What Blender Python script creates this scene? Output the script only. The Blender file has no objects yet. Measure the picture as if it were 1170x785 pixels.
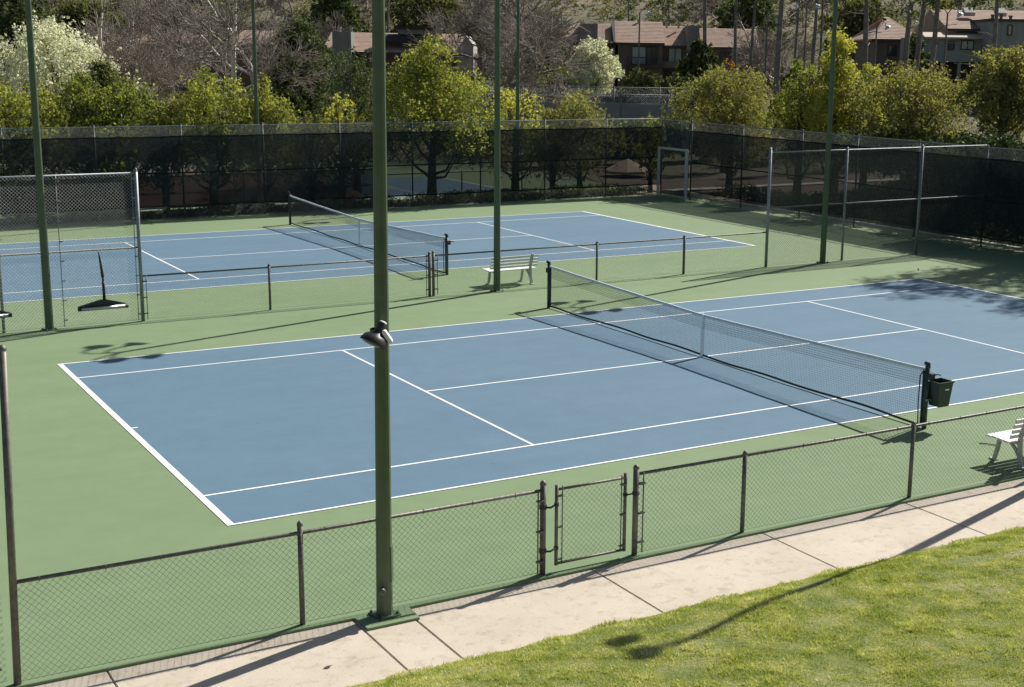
import bpy, math, random
import numpy as np
from mathutils import Vector, Matrix, Euler

S = bpy.context.scene
COL = S.collection
R = math.radians
rng = np.random.default_rng(7)
random.seed(7)

# ---------------------------------------------------------------- camera (solved from the court lines)
CAMP = (-5.214, -17.3088, 6.2598)
CAMR = (1.3621, -0.0139, -0.5477)
FPX, PW, PH, CX = 1576.69, 1170, 785, 73.52
cam_d = bpy.data.cameras.new('camera')
cam = bpy.data.objects.new('camera', cam_d)
COL.objects.link(cam)
cam.location = CAMP
cam.rotation_euler = CAMR
cam_d.sensor_width = 36
cam_d.lens = 36 * FPX / PW
cam_d.shift_x = -CX / PW
cam_d.clip_end = 3000
cam_d.clip_start = 0.1
S.camera = cam
MR = Euler(CAMR).to_matrix()
FW = Vector((math.sin(0.5477), math.cos(0.5477)))


def at(u, v, D):
    """a point of the world seen at photo pixel u, v at depth D (metres)"""
    d = Vector(((u - PW / 2 - CX) / FPX * D, -(v - PH / 2) / FPX * D, -D))
    return Vector(CAMP) + MR @ d


def at_y(u, v, y):
    a = at(u, v, 1) - Vector(CAMP)
    return Vector(CAMP) + a * ((y - CAMP[1]) / a.y)


# ---------------------------------------------------------------- materials
def new_mat(name):
    m = bpy.data.materials.new(name)
    m.use_nodes = True
    nt = m.node_tree
    b = nt.nodes['Principled BSDF']
    return m, nt, b


def noise(nt, scale, detail=4, rough=0.6, coord='Object', stretch=None):
    tc = nt.nodes.new('ShaderNodeTexCoord')
    n = nt.nodes.new('ShaderNodeTexNoise')
    n.inputs['Scale'].default_value = scale
    n.inputs['Detail'].default_value = detail
    n.inputs['Roughness'].default_value = rough
    src = tc.outputs[coord]
    if stretch:
        mp = nt.nodes.new('ShaderNodeMapping')
        mp.inputs['Scale'].default_value = stretch
        nt.links.new(src, mp.inputs[0])
        src = mp.outputs[0]
    nt.links.new(src, n.inputs['Vector'])
    return n


def ramp(nt, fac, stops):
    r = nt.nodes.new('ShaderNodeValToRGB')
    e = r.color_ramp.elements
    while len(e) < len(stops):
        e.new(0.5)
    for i, (p, c) in enumerate(stops):
        e[i].position = p
        e[i].color = (*c, 1)
    nt.links.new(fac, r.inputs[0])
    return r


def mixc(nt, fac, a, b, mode='MIX'):
    m = nt.nodes.new('ShaderNodeMix')
    m.data_type = 'RGBA'
    m.blend_type = mode
    for s, i in ((fac, 0), (a, 6), (b, 7)):
        if isinstance(s, (int, float)):
            m.inputs[i].default_value = s
        elif isinstance(s, tuple):
            m.inputs[i].default_value = (*s, 1)
        else:
            nt.links.new(s, m.inputs[i])
    return m.outputs[2]


def bump(nt, b, h, strength, dist):
    bp = nt.nodes.new('ShaderNodeBump')
    bp.inputs['Strength'].default_value = strength
    bp.inputs['Distance'].default_value = dist
    nt.links.new(h, bp.inputs['Height'])
    nt.links.new(bp.outputs[0], b.inputs['Normal'])


def simple(name, c, rough=0.6, metal=0.0, var=0.15, scale=3.0, spec=0.5, bmp=0.0, coord='Object'):
    m, nt, b = new_mat(name)
    n = noise(nt, scale, 5, 0.65, coord)
    lo = tuple(x * (1 - var) for x in c)
    hi = tuple(min(1, x * (1 + var)) for x in c)
    r = ramp(nt, n.outputs[0], [(0.3, lo), (0.7, hi)])
    nt.links.new(r.outputs[0], b.inputs['Base Color'])
    b.inputs['Roughness'].default_value = rough
    b.inputs['Metallic'].default_value = metal
    b.inputs['Specular IOR Level'].default_value = spec
    if bmp:
        bump(nt, b, n.outputs[0], bmp, 0.02)
    return m


def court_paint(name, c, dusty):
    m, nt, b = new_mat(name)
    big = noise(nt, 0.22, 5, 0.6, 'Object', (1, 2.2, 1))
    mid = noise(nt, 1.7, 6, 0.7)
    streak = noise(nt, 0.9, 4, 0.6, 'Object', (0.25, 3.0, 1))
    fine = noise(nt, 160, 3, 0.7)
    col = mixc(nt, big.outputs[0], tuple(x * 0.9 for x in c), dusty)
    r = ramp(nt, mid.outputs[0], [(0.25, (0.92, 0.925, 0.93)), (0.75, (1.06, 1.055, 1.05))])
    col = mixc(nt, 1.0, col, r.outputs[0], 'MULTIPLY')
    r3 = ramp(nt, streak.outputs[0], [(0.3, (0.975, 0.975, 0.975)), (0.7, (1.02, 1.02, 1.02))])
    col = mixc(nt, 1.0, col, r3.outputs[0], 'MULTIPLY')
    r2 = ramp(nt, fine.outputs[0], [(0.3, (0.8, 0.8, 0.8)), (0.7, (1.18, 1.18, 1.18))])
    col = mixc(nt, 0.6, col, r2.outputs[0], 'MULTIPLY')
    vt = nt.nodes.new('ShaderNodeTexVoronoi')
    vt.inputs['Scale'].default_value = 1.3
    vt.inputs['Randomness'].default_value = 1
    tc = nt.nodes.new('ShaderNodeTexCoord')
    nt.links.new(tc.outputs['Object'], vt.inputs['Vector'])
    spots = ramp(nt, vt.outputs['Distance'], [(0.015, (0.55, 0.55, 0.52)), (0.05, (1, 1, 1))])
    col = mixc(nt, 0.55, col, spots.outputs[0], 'MULTIPLY')
    nt.links.new(col, b.inputs['Base Color'])
    b.inputs['Roughness'].default_value = 0.85
    b.inputs['Specular IOR Level'].default_value = 0.25
    bump(nt, b, fine.outputs[0], 0.35, 0.004)
    return m


def leaf_mat(name, cols, trans=0.4, tcol=None, coord_scale=0.5):
    """leaves: each leaf takes its own tint, clumps drift between tints; light comes through them"""
    m = bpy.data.materials.new(name)
    m.use_nodes = True
    nt = m.node_tree
    nt.nodes.clear()
    out = nt.nodes.new('ShaderNodeOutputMaterial')
    g = nt.nodes.new('ShaderNodeNewGeometry')
    st = [(i / (len(cols) - 1), c) for i, c in enumerate(cols)]
    n = noise(nt, coord_scale, 3, 0.6)
    ad = nt.nodes.new('ShaderNodeMath')
    ad.operation = 'MULTIPLY_ADD'
    nt.links.new(g.outputs['Random Per Island'], ad.inputs[0])
    ad.inputs[1].default_value = 0.6
    sb = nt.nodes.new('ShaderNodeMath')
    sb.operation = 'MULTIPLY_ADD'
    nt.links.new(n.outputs[0], sb.inputs[0])
    sb.inputs[1].default_value = 1.6
    sb.inputs[2].default_value = -0.6
    nt.links.new(sb.outputs[0], ad.inputs[2])
    r = ramp(nt, ad.outputs[0], st)
    d = nt.nodes.new('ShaderNodeBsdfPrincipled')
    d.inputs['Roughness'].default_value = 0.6
    d.inputs['Specular IOR Level'].default_value = 0.12
    nt.links.new(r.outputs[0], d.inputs['Base Color'])
    t = nt.nodes.new('ShaderNodeBsdfTranslucent')
    tc = mixc(nt, 1.0, r.outputs[0], tcol or (1.55, 1.45, 0.5), 'MULTIPLY')
    nt.links.new(tc, t.inputs['Color'])
    mx = nt.nodes.new('ShaderNodeMixShader')
    mx.inputs[0].default_value = trans
    nt.links.new(d.outputs[0], mx.inputs[1])
    nt.links.new(t.outputs[0], mx.inputs[2])
    nt.links.new(mx.outputs[0], out.inputs[0])
    return m


def screen_mat():
    m = bpy.data.materials.new('windscreen_fabric')
    m.use_nodes = True
    nt = m.node_tree
    b = nt.nodes['Principled BSDF']
    n = noise(nt, 1.2, 4, 0.6)
    r = ramp(nt, n.outputs[0], [(0.3, (0.011, 0.017, 0.020)), (0.7, (0.024, 0.032, 0.036))])
    nt.links.new(r.outputs[0], b.inputs['Base Color'])
    b.inputs['Roughness'].default_value = 0.8
    b.inputs['Specular IOR Level'].default_value = 0.1
    t = nt.nodes.new('ShaderNodeBsdfTransparent')
    mx = nt.nodes.new('ShaderNodeMixShader')
    mx.inputs[0].default_value = 0.19
    out = nt.nodes['Material Output']
    nt.links.new(b.outputs[0], mx.inputs[1])
    nt.links.new(t.outputs[0], mx.inputs[2])
    nt.links.new(mx.outputs[0], out.inputs[0])
    return m


M = {}
M['green'] = court_paint('green_acrylic', (0.166, 0.250, 0.120), (0.206, 0.272, 0.155))
M['blue'] = court_paint('blue_acrylic', (0.100, 0.184, 0.256), (0.124, 0.203, 0.268))
M['line'] = simple('white_line_paint', (0.80, 0.81, 0.80), 0.7, var=0.07, scale=6)
M['walkc'] = None
M['pole'] = simple('green_pole_paint', (0.076, 0.115, 0.060), 0.42, var=0.18, scale=4)
M['darkpipe'] = simple('weathered_dark_pipe', (0.14, 0.135, 0.115), 0.55, 0.3, var=0.35, scale=14)
M['galv'] = simple('galvanised_pipe', (0.25, 0.275, 0.29), 0.5, 0.4, var=0.25, scale=10)
M['framegrey'] = simple('pale_gate_frame', (0.55, 0.57, 0.57), 0.5, 0.1, var=0.12)
M['galvdull'] = simple('dull_grey_pipe', (0.15, 0.165, 0.165), 0.6, 0.2, var=0.3, scale=6)
M['wire'] = simple('chain_link_wire', (0.09, 0.105, 0.08), 0.5, 0.3, var=0.25, scale=8)
M['wire_far'] = simple('grey_chain_link_wire', (0.33, 0.35, 0.35), 0.5, 0.3, var=0.2, scale=8)
M['screen'] = screen_mat()
M['hem'] = simple('windscreen_hem', (0.008, 0.012, 0.014), 0.8, var=0.2)
M['cord'] = simple('net_cord', (0.022, 0.035, 0.035), 0.8, var=0.2)
M['tape'] = simple('net_tape', (0.62, 0.66, 0.68), 0.8, var=0.1, scale=8)
M['strap'] = simple('white_strap', (0.88, 0.88, 0.87), 0.7, var=0.10, scale=20)
M['darktape'] = simple('dark_bottom_tape', (0.018, 0.024, 0.026), 0.8)
M['postgreen'] = simple('dark_green_post', (0.022, 0.050, 0.036), 0.4, var=0.25, scale=9)
M['black'] = simple('black_plastic', (0.018, 0.019, 0.020), 0.45, var=0.3)
M['steel'] = simple('brushed_steel', (0.45, 0.47, 0.48), 0.3, 0.85, var=0.15)
M['binplastic'] = simple('dark_green_plastic', (0.022, 0.042, 0.028), 0.45, var=0.2)
M['whiteplastic'] = simple('white_bench_plastic', (0.84, 0.84, 0.81), 0.45, var=0.05)
M['benchgrey'] = simple('grey_bench_leg', (0.48, 0.48, 0.45), 0.5, var=0.12)
M['bronze'] = simple('bronze_lamp_housing', (0.045, 0.038, 0.032), 0.4, 0.3, var=0.3, scale=12)
M['lampwhite'] = simple('pale_lamp_shade', (0.50, 0.60, 0.66), 0.35, 0.1, var=0.08)
M['lens'] = simple('lamp_lens', (0.72, 0.72, 0.70), 0.25, var=0.05)
M['bark'] = simple('grey_brown_bark', (0.10, 0.080, 0.062), 0.9, var=0.4, scale=6, bmp=0.4)
M['barkpale'] = simple('pale_sycamore_bark', (0.60, 0.56, 0.49), 0.9, var=0.3, scale=1.6)
M['twig'] = simple('grey_twig', (0.25, 0.215, 0.18), 0.95, var=0.45, scale=0.4)
M['pinebark'] = simple('dark_tall_trunk_bark', (0.18, 0.165, 0.15), 0.95, var=0.4, scale=2.5)
M['roof'] = simple('terracotta_shingle', (0.38, 0.265, 0.20), 0.9, var=0.18, scale=1.8)
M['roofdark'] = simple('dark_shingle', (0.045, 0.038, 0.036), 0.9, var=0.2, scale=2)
M['brown'] = simple('dark_brown_siding', (0.15, 0.125, 0.108), 0.85, var=0.2, scale=1.0)
M['trim'] = simple('dark_trim_board', (0.060, 0.050, 0.045), 0.8, var=0.2)
M['greysid'] = simple('blue_grey_siding', (0.27, 0.285, 0.28), 0.85, var=0.12, scale=1)
M['chimney'] = simple('grey_stucco_chimney', (0.20, 0.205, 0.185), 0.9, var=0.15, scale=1)
M['offwhite'] = simple('pale_stucco_wall', (0.42, 0.41, 0.37), 0.9, var=0.12, scale=1)
M['glass'] = simple('dark_window_glass', (0.05, 0.065, 0.07), 0.08, var=0.2)
M['curtain'] = simple('pale_curtain', (0.40, 0.44, 0.42), 0.8, var=0.2, scale=1.5)
M['umb'] = simple('tan_umbrella_canvas', (0.42, 0.33, 0.24), 0.9, var=0.12)
M['fascia'] = simple('pale_roof_edge', (0.50, 0.43, 0.34), 0.85, var=0.1)
M['concrete_far'] = simple('pale_concrete', (0.42, 0.40, 0.36), 0.9, var=0.15, scale=1.5)
M['balltennis'] = simple('tennis_ball_felt', (0.62, 0.70, 0.22), 0.95)

# sidewalk concrete
m, nt, b = new_mat('warm_concrete')
n1 = noise(nt, 0.8, 6, 0.65)
n2 = noise(nt, 90, 3, 0.7)
n3 = noise(nt, 5, 6, 0.75)
c = ramp(nt, n1.outputs[0], [(0.25, (0.45, 0.388, 0.30)), (0.55, (0.53, 0.463, 0.368)), (0.8, (0.57, 0.508, 0.412))]).outputs[0]
n4 = noise(nt, 28, 2, 0.5)
c = mixc(nt, 1.0, c, ramp(nt, n4.outputs[0], [(0.27, (0.62, 0.58, 0.54)), (0.33, (1, 1, 1))]).outputs[0], 'MULTIPLY')
c = mixc(nt, 1.0, c, ramp(nt, n3.outputs[0], [(0.30, (0.74, 0.72, 0.69)), (0.48, (1, 1, 1))]).outputs[0], 'MULTIPLY')
c = mixc(nt, 0.6, c, ramp(nt, n2.outputs[0], [(0.3, (0.82, 0.82, 0.82)), (0.7, (1.12, 1.12, 1.12))]).outputs[0], 'MULTIPLY')
nt.links.new(c, b.inputs['Base Color'])
b.inputs['Roughness'].default_value = 0.9
bump(nt, b, n2.outputs[0], 0.4, 0.003)
M['walkc'] = m

# soil and open ground
m, nt, b = new_mat('dry_ground')
n1 = noise(nt, 0.05, 6, 0.6)
n2 = noise(nt, 0.9, 6, 0.75)
c = ramp(nt, n1.outputs[0], [(0.35, (0.085, 0.095, 0.040)), (0.5, (0.13, 0.115, 0.065)), (0.65, (0.19, 0.150, 0.100))]).outputs[0]
c = mixc(nt, 1.0, c, ramp(nt, n2.outputs[0], [(0.3, (0.6, 0.6, 0.6)), (0.7, (1.3, 1.3, 1.25))]).outputs[0], 'MULTIPLY')
nt.links.new(c, b.inputs['Base Color'])
b.inputs['Roughness'].default_value = 1
bump(nt, b, n2.outputs[0], 0.6, 0.3)
M['ground'] = m
M['mulch'] = simple('brown_mulch', (0.105, 0.070, 0.048), 1.0, var=0.45, scale=6, bmp=0.5)
M['redsoil'] = simple('red_brown_soil', (0.33, 0.205, 0.145), 1.0, var=0.2, scale=2, bmp=0.3)

# lawn soil
m, nt, b = new_mat('lawn_soil')
n1 = noise(nt, 1.3, 5, 0.65)
n2 = noise(nt, 25, 4, 0.7)
c = ramp(nt, n1.outputs[0], [(0.40, (0.15, 0.18, 0.05)), (0.62, (0.26, 0.26, 0.11)), (0.74, (0.33, 0.27, 0.17))]).outputs[0]
c = mixc(nt, 1.0, c, ramp(nt, n2.outputs[0], [(0.3, (0.55, 0.6, 0.5)), (0.7, (1.3, 1.3, 1.3))]).outputs[0], 'MULTIPLY')
nt.links.new(c, b.inputs['Base Color'])
b.inputs['Roughness'].default_value = 1
bump(nt, b, n2.outputs[0], 0.8, 0.03)
M['lawn'] = m
M['grass'] = leaf_mat('grass_blades', [(0.22, 0.28, 0.060), (0.42, 0.48, 0.12), (0.68, 0.65, 0.30), (0.85, 0.79, 0.52)], 0.2, (1.3, 1.4, 0.6), 2.6)

M['lf_yellowgreen'] = leaf_mat('yellow_green_leaves', [(0.08, 0.105, 0.040), (0.175, 0.205, 0.060), (0.34, 0.345, 0.095), (0.56, 0.52, 0.16)], 0.42, (1.35, 1.4, 0.6))
M['lf_green'] = leaf_mat('deep_green_leaves', [(0.050, 0.074, 0.034), (0.10, 0.13, 0.044), (0.23, 0.255, 0.065), (0.46, 0.45, 0.12)], 0.44, (1.35, 1.4, 0.6))
M['lf_bright'] = leaf_mat('bright_yellow_leaves', [(0.13, 0.16, 0.055), (0.30, 0.315, 0.085), (0.52, 0.49, 0.12), (0.72, 0.65, 0.18)], 0.42, (1.35, 1.4, 0.6))
M['lf_olive'] = leaf_mat('olive_leaves', [(0.11, 0.125, 0.058), (0.19, 0.20, 0.082), (0.31, 0.30, 0.11), (0.46, 0.40, 0.15)], 0.40, (1.3, 1.3, 0.65))
M['lf_orange'] = leaf_mat('orange_autumn_leaves', [(0.16, 0.12, 0.022), (0.34, 0.22, 0.030), (0.52, 0.30, 0.034)], 0.42, (1.5, 1.2, 0.5))
M['lf_dark'] = leaf_mat('dark_evergreen_leaves', [(0.045, 0.065, 0.032), (0.085, 0.11, 0.048), (0.17, 0.20, 0.085)], 0.28, (1.3, 1.4, 0.7))
M['lf_white'] = leaf_mat('white_blossom', [(0.34, 0.40, 0.24), (0.66, 0.68, 0.48), (0.86, 0.86, 0.68), (0.92, 0.92, 0.82)], 0.45, (1.0, 1.0, 0.8), 0.8)
M['lf_ivy'] = leaf_mat('ivy_leaves', [(0.026, 0.045, 0.018), (0.055, 0.080, 0.028), (0.14, 0.17, 0.075)], 0.2, (1.2, 1.3, 0.7))
M['lf_cover'] = leaf_mat('pale_groundcover_leaves', [(0.07, 0.10, 0.03), (0.20, 0.24, 0.10), (0.46, 0.50, 0.32)], 0.3, (1.1, 1.1, 0.7), 1.5)
M['lf_scrub'] = leaf_mat('hillside_scrub_leaves', [(0.10, 0.115, 0.050), (0.19, 0.205, 0.085), (0.32, 0.32, 0.16)], 0.25, (1.2, 1.2, 0.7), 0.06)
M['lf_dry'] = leaf_mat('dry_brown_leaves', [(0.13, 0.12, 0.075), (0.22, 0.20, 0.12), (0.33, 0.30, 0.19)], 0.25, (1.2, 1.1, 0.8), 0.05)
M['lf_sage'] = leaf_mat('grey_green_leaves', [(0.060, 0.072, 0.036), (0.13, 0.145, 0.068), (0.25, 0.26, 0.10)], 0.35, (1.3, 1.3, 0.6), 0.2)


# ---------------------------------------------------------------- mesh helpers
class MB:
    def __init__(s):
        s.v, s.f, s.sm = [], [], []

    def add(s, vs, fs, smooth=False):
        o = len(s.v)
        s.v += [tuple(v) for v in vs]
        s.f += [tuple(i + o for i in f) for f in fs]
        s.sm += [smooth] * len(fs)
        return s

    def box(s, c, d, rot=None, bev=0.0):
        x, y, z = (k / 2 for k in d)
        if bev:
            e = min(bev, x * .9, y * .9, z * .9)
            vs = []
            for k, (px, py) in ((-1, (x - e, y - e)), (0, (x, y)), (1, (x, y)), (2, (x - e, y - e))):
                zz = {-1: -z, 0: -z + e, 1: z - e, 2: z}[k]
                vs += [Vector((a * px, b_ * py, zz)) for a, b_ in ((-1, -1), (1, -1), (1, 1), (-1, 1))]
            fs = [(3, 2, 1, 0), (12, 13, 14, 15)]
            for k in range(3):
                for i in range(4):
                    j = (i + 1) % 4
                    fs.append((k * 4 + i, k * 4 + j, k * 4 + 4 + j, k * 4 + 4 + i))
        else:
            vs = [Vector((a, b_, c_)) for c_ in (-z, z) for a, b_ in ((-x, -y), (x, -y), (x, y), (-x, y))]
            fs = [(3, 2, 1, 0), (4, 5, 6, 7), (0, 1, 5, 4), (1, 2, 6, 5), (2, 3, 7, 6), (3, 0, 4, 7)]
        if rot is not None:
            vs = [rot @ v for v in vs]
        c = Vector(c)
        return s.add([v + c for v in vs], fs)

    def tube(s, pts, rad, n=10, cap=True, smooth=True):
        pts = [Vector(p) for p in pts]
        if not isinstance(rad, (list, tuple)):
            rad = [rad] * len(pts)
        vs, fs = [], []
        t0 = (pts[1] - pts[0]).normalized()
        ref = Vector((0, 0, 1)) if abs(t0.z) < 0.9 else Vector((1, 0, 0))
        a = t0.cross(ref).normalized()
        for i, p in enumerate(pts):
            t = (pts[min(i + 1, len(pts) - 1)] - pts[max(i - 1, 0)]).normalized()
            a = (a - t * a.dot(t)).normalized()
            b_ = t.cross(a)
            for k in range(n):
                th = 2 * math.pi * k / n
                vs.append(p + (a * math.cos(th) + b_ * math.sin(th)) * rad[i])
        for i in range(len(pts) - 1):
            for k in range(n):
                j = (k + 1) % n
                fs.append((i * n + k, i * n + j, (i + 1) * n + j, (i + 1) * n + k))
        s.add(vs, fs, smooth)
        if cap:
            o = len(s.v) - len(vs)
            s.f += [tuple(o + k for k in reversed(range(n))), tuple(o + (len(pts) - 1) * n + k for k in range(n))]
            s.sm += [False, False]
        return s

    def lathe(s, c, axis, prof, n=24):
        """prof: list of (distance along axis, radius)"""
        c = Vector(c)
        ax = Vector(axis).normalized()
        q = Vector((0, 0, 1)).rotation_difference(ax)
        vs, fs = [], []
        for h, r in prof:
            for k in range(n):
                th = 2 * math.pi * k / n
                vs.append(c + q @ Vector((r * math.cos(th), r * math.sin(th), h)))
        for i in range(len(prof) - 1):
            for k in range(n):
                j = (k + 1) % n
                fs.append((i * n + k, i * n + j, (i + 1) * n + j, (i + 1) * n + k))
        return s.add(vs, fs, True)

    def quad(s, a, b_, c, d):
        return s.add([a, b_, c, d], [(0, 1, 2, 3)])

    def build(s, name, mat, parent=None, origin=(0, 0, 0)):
        me = bpy.data.meshes.new(name)
        o = Vector(origin)
        me.from_pydata([Vector(v) - o for v in s.v], [], s.f)
        me.polygons.foreach_set('use_smooth', s.sm)
        me.materials.append(mat)
        me.update()
        return link(name, me, parent, origin)


def link(name, me, parent=None, origin=(0, 0, 0)):
    ob = bpy.data.objects.new(name, me)
    COL.objects.link(ob)
    if parent is not None:
        ob.parent = parent
    else:
        ob.location = origin
    return ob


def np_mesh(name, V, F, mat, k):
    """V (n,3) array, F (m,k) array"""
    me = bpy.data.meshes.new(name)
    me.vertices.add(len(V))
    me.vertices.foreach_set('co', np.asarray(V, np.float32).ravel())
    m_ = len(F)
    me.loops.add(m_ * k)
    me.loops.foreach_set('vertex_index', np.asarray(F, np.int32).ravel())
    me.polygons.add(m_)
    me.polygons.foreach_set('loop_start', np.arange(m_, dtype=np.int32) * k)
    me.polygons.foreach_set('loop_total', np.full(m_, k, np.int32))
    me.materials.append(mat)
    me.update(calc_edges=True)
    return me


def thing(name, label, cat, loc=(0, 0, 0), rz=0.0, group=None):
    o = bpy.data.objects.new(name, None)
    o.empty_display_size = 0.2
    COL.objects.link(o)
    o.location = loc
    o.rotation_euler = (0, 0, rz)
    return tag(o, label, cat, group)


def tag(o, label, cat, group=None):
    o['label'] = label
    o['category'] = cat
    if group:
        o['group'] = group
    return o


def kind(o, k):
    o['kind'] = k
    return o


def dup(root, loc, rz=None, label=None, scale=None):
    def cp(o, par):
        c_ = o.copy()
        COL.objects.link(c_)
        if par is not None:
            c_.parent = par
        for ch in list(o.children):
            cp(ch, c_)
        return c_
    r = cp(root, None)
    r.location = loc
    if rz is not None:
        r.rotation_euler = (0, 0, rz)
    if label:
        r['label'] = label
    if scale:
        r.scale = (scale,) * 3 if isinstance(scale, (int, float)) else scale
    return r


# ---------------------------------------------------------------- terrain
def smooth(t):
    t = np.clip(t, 0, 1)
    return t * t * (3 - 2 * t)


def depth_of(x, y):
    return (x - CAMP[0]) * FW.x + (y - CAMP[1]) * FW.y


def H(x, y):
    x = np.asarray(x, float)
    y = np.asarray(y, float)
    d = depth_of(x, y)
    lat = (x - CAMP[0]) * FW.y - (y - CAMP[1]) * FW.x
    z = -0.1 + 1.6 * smooth((d - 78) / 45)
    z = z + 0.9 * smooth((lat - 5) / 30) * smooth((d - 70) / 30)
    hill = np.maximum(d - 152, 0)
    z = z + 0.27 * np.minimum(hill, 210) * smooth(hill / 25) + 0.05 * np.maximum(hill - 210, 0)
    z = z + 2.2 * np.sin(x * 0.045 + 1) * np.sin(y * 0.05) * smooth((d - 165) / 60)
    bank = 2.5 * smooth((x - 31.6) / 6.5) * smooth((29 - y) / 9) * smooth((y + 20) / 15)
    return z + bank


gx = np.concatenate([np.arange(-760, -60, 40), np.arange(-60, 20, 4), np.arange(20, 60, 1.5), np.arange(60, 200, 4), np.arange(200, 820, 20)])
gy = np.concatenate([np.arange(-500, -60, 40), np.arange(-60, -10, 5), np.arange(-10, 60, 2), np.arange(60, 260, 4), np.arange(260, 860, 20)])
X, Y = np.meshgrid(gx, gy)
Z = H(X, Y)
nx, ny = len(gx), len(gy)
idx = np.arange(nx * ny).reshape(ny, nx)
F = np.stack([idx[:-1, :-1], idx[:-1, 1:], idx[1:, 1:], idx[1:, :-1]], -1).reshape(-1, 4)
me = np_mesh('ground', np.stack([X, Y, Z], -1).reshape(-1, 3), F, M['ground'], 4)
me.polygons.foreach_set('use_smooth', [True] * len(me.polygons))
kind(link('ground', me), 'structure')


# ---------------------------------------------------------------- courts
def slab(name, poly, z0, z1, mat, parent=None):
    n = len(poly)
    mb = MB()
    mb.add([(x, y, z0) for x, y in poly] + [(x, y, z1) for x, y in poly],
           [tuple(range(n - 1, -1, -1)), tuple(range(n, 2 * n))] + [(i, (i + 1) % n, n + (i + 1) % n, n + i) for i in range(n)])
    return kind(mb.build(name, mat, parent), 'structure')


edge = [(-16, -3.60), (-3.3, -3.60), (-1.2, -3.63), (0.30, -3.66), (0.31, -4.00), (0.94, -4.00), (0.96, -3.67), (3.5, -3.65), (7.0, -3.645), (11, -3.66), (15, -3.66), (31.1, -3.66)]
slab('court_surface', edge + [(31.1, 33.95), (-16, 33.95)], -0.3, 0.0, M['green'])


def rect(mb, x0, y0, x1, y1, z):
    mb.quad((x0, y0, z), (x1, y0, z), (x1, y1, z), (x0, y1, z))


def court(ox, oy, k=1.0):
    def T(x, y):
        return (ox + x * k, oy + y * k)

    def rc(mb, x0, y0, x1, y1, z):
        a, b_ = T(x0, y0), T(x1, y1)
        rect(mb, min(a[0], b_[0]), min(a[1], b_[1]), max(a[0], b_[0]), max(a[1], b_[1]), z)
    L, Wd = 23.77, 10.97
    mb = MB()
    rc(mb, 0.02, 0.02, L - 0.02, Wd - 0.02, 0.004)
    kind(mb.build('court_playing_area', M['blue']), 'structure')
    ln = MB()
    w = 0.05
    bw = 0.10
    z = 0.008
    rc(ln, 0, 0, bw, Wd, z)
    rc(ln, L - bw, 0, L, Wd, z)
    rc(ln, bw, 0, L - bw, w, z)
    rc(ln, bw, Wd - w, L - bw, Wd, z)
    rc(ln, bw, 1.372, L - bw, 1.372 + w, z)
    rc(ln, bw, Wd - 1.372 - w, L - bw, Wd - 1.372, z)
    for x in (5.485, 18.285):
        rc(ln, x - w / 2, 1.372 + w, x + w / 2, Wd - 1.372 - w, z)
    rc(ln, 5.485 + w / 2, 5.485 - w / 2, 18.285 - w / 2, 5.485 + w / 2, z)
    rc(ln, bw, 5.485 - w / 2, 0.20, 5.485 + w / 2, z)
    rc(ln, L - 0.20, 5.485 - w / 2, L - bw, 5.485 + w / 2, z)
    kind(ln.build('court_lines', M['line']), 'structure')


court(0, 0)
court(0, 18.52)
slab('neighbour_court_surface', [(2, 36.4), (31, 36.4), (31, 58), (2, 58)], -0.3, 0.0, M['green'])
court(25.1 - 23.77 * 0.796, 37.25, 0.796)

# sidewalk slabs
mb = MB()
jx = [-18, -10.5, -7.8, -5.1, -2.40, 0.28, 0.90, 3.45, 6.15, 8.76, 11.4, 14.0, 16.7, 19.4, 22, 24.7, 27.4, 30.1, 33, 40]
for a, b_ in zip(jx[:-1], jx[1:]):
    mb.box(((a + b_) / 2, -4.435, -0.13), (b_ - a - 0.014, 1.73, 0.2), bev=0.008)
kind(mb.build('sidewalk', M['walkc']), 'structure')
mb = MB()
mb.box((11, -4.45, -0.20), (58, 1.9, 0.3))
kind(mb.build('soil_under_sidewalk', M['mulch']), 'structure')


# lawn: a slope that climbs towards the viewer
def lawn_z(x, y):
    t = np.maximum(-5.24 - np.asarray(y, float), 0)
    z = -0.02 + 0.25 * (1 - np.exp(-t / 0.5)) + 0.05 * t
    return z + 0.015 * np.sin(x * 1.3 + y * 0.7) * smooth(t / 1.0) + 0.010 * np.sin(x * 3.1 - y * 2.3) * smooth(t / 1.0)


lx = np.arange(-24, 50, 0.4)
ly = -5.24 - np.concatenate([np.arange(0, 6, 0.2), np.arange(6, 11.0, 0.5)])
X, Y = np.meshgrid(lx, ly)
Y[0] += 0.03 * np.sin(lx * 2.7) + 0.03 * np.sin(lx * 5.1 + 1)
Z = lawn_z(X, Y)
# drop back down behind, well below the balcony the view is taken from
nx, ny = len(lx), len(ly)
idx = np.arange(nx * ny).reshape(ny, nx)
F = np.stack([idx[:-1, :-1], idx[1:, :-1], idx[1:, 1:], idx[:-1, 1:]], -1).reshape(-1, 4)
me = np_mesh('lawn', np.stack([X, Y, Z], -1).reshape(-1, 3), F, M['lawn'], 4)
me.polygons.foreach_set('use_smooth', [True] * len(me.polygons))
kind(link('lawn', me), 'structure')

N = 640000
gxp = rng.uniform(-2.5, 11.5, N)
gyp = -5.20 - rng.uniform(0, 1, N) * 6.2
keep = (gyp > -7.1 - (gxp + 0.2) * 1.69) & (gxp < -5.2 + 1.167 * (gyp + 17.3) + 1.3)
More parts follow.
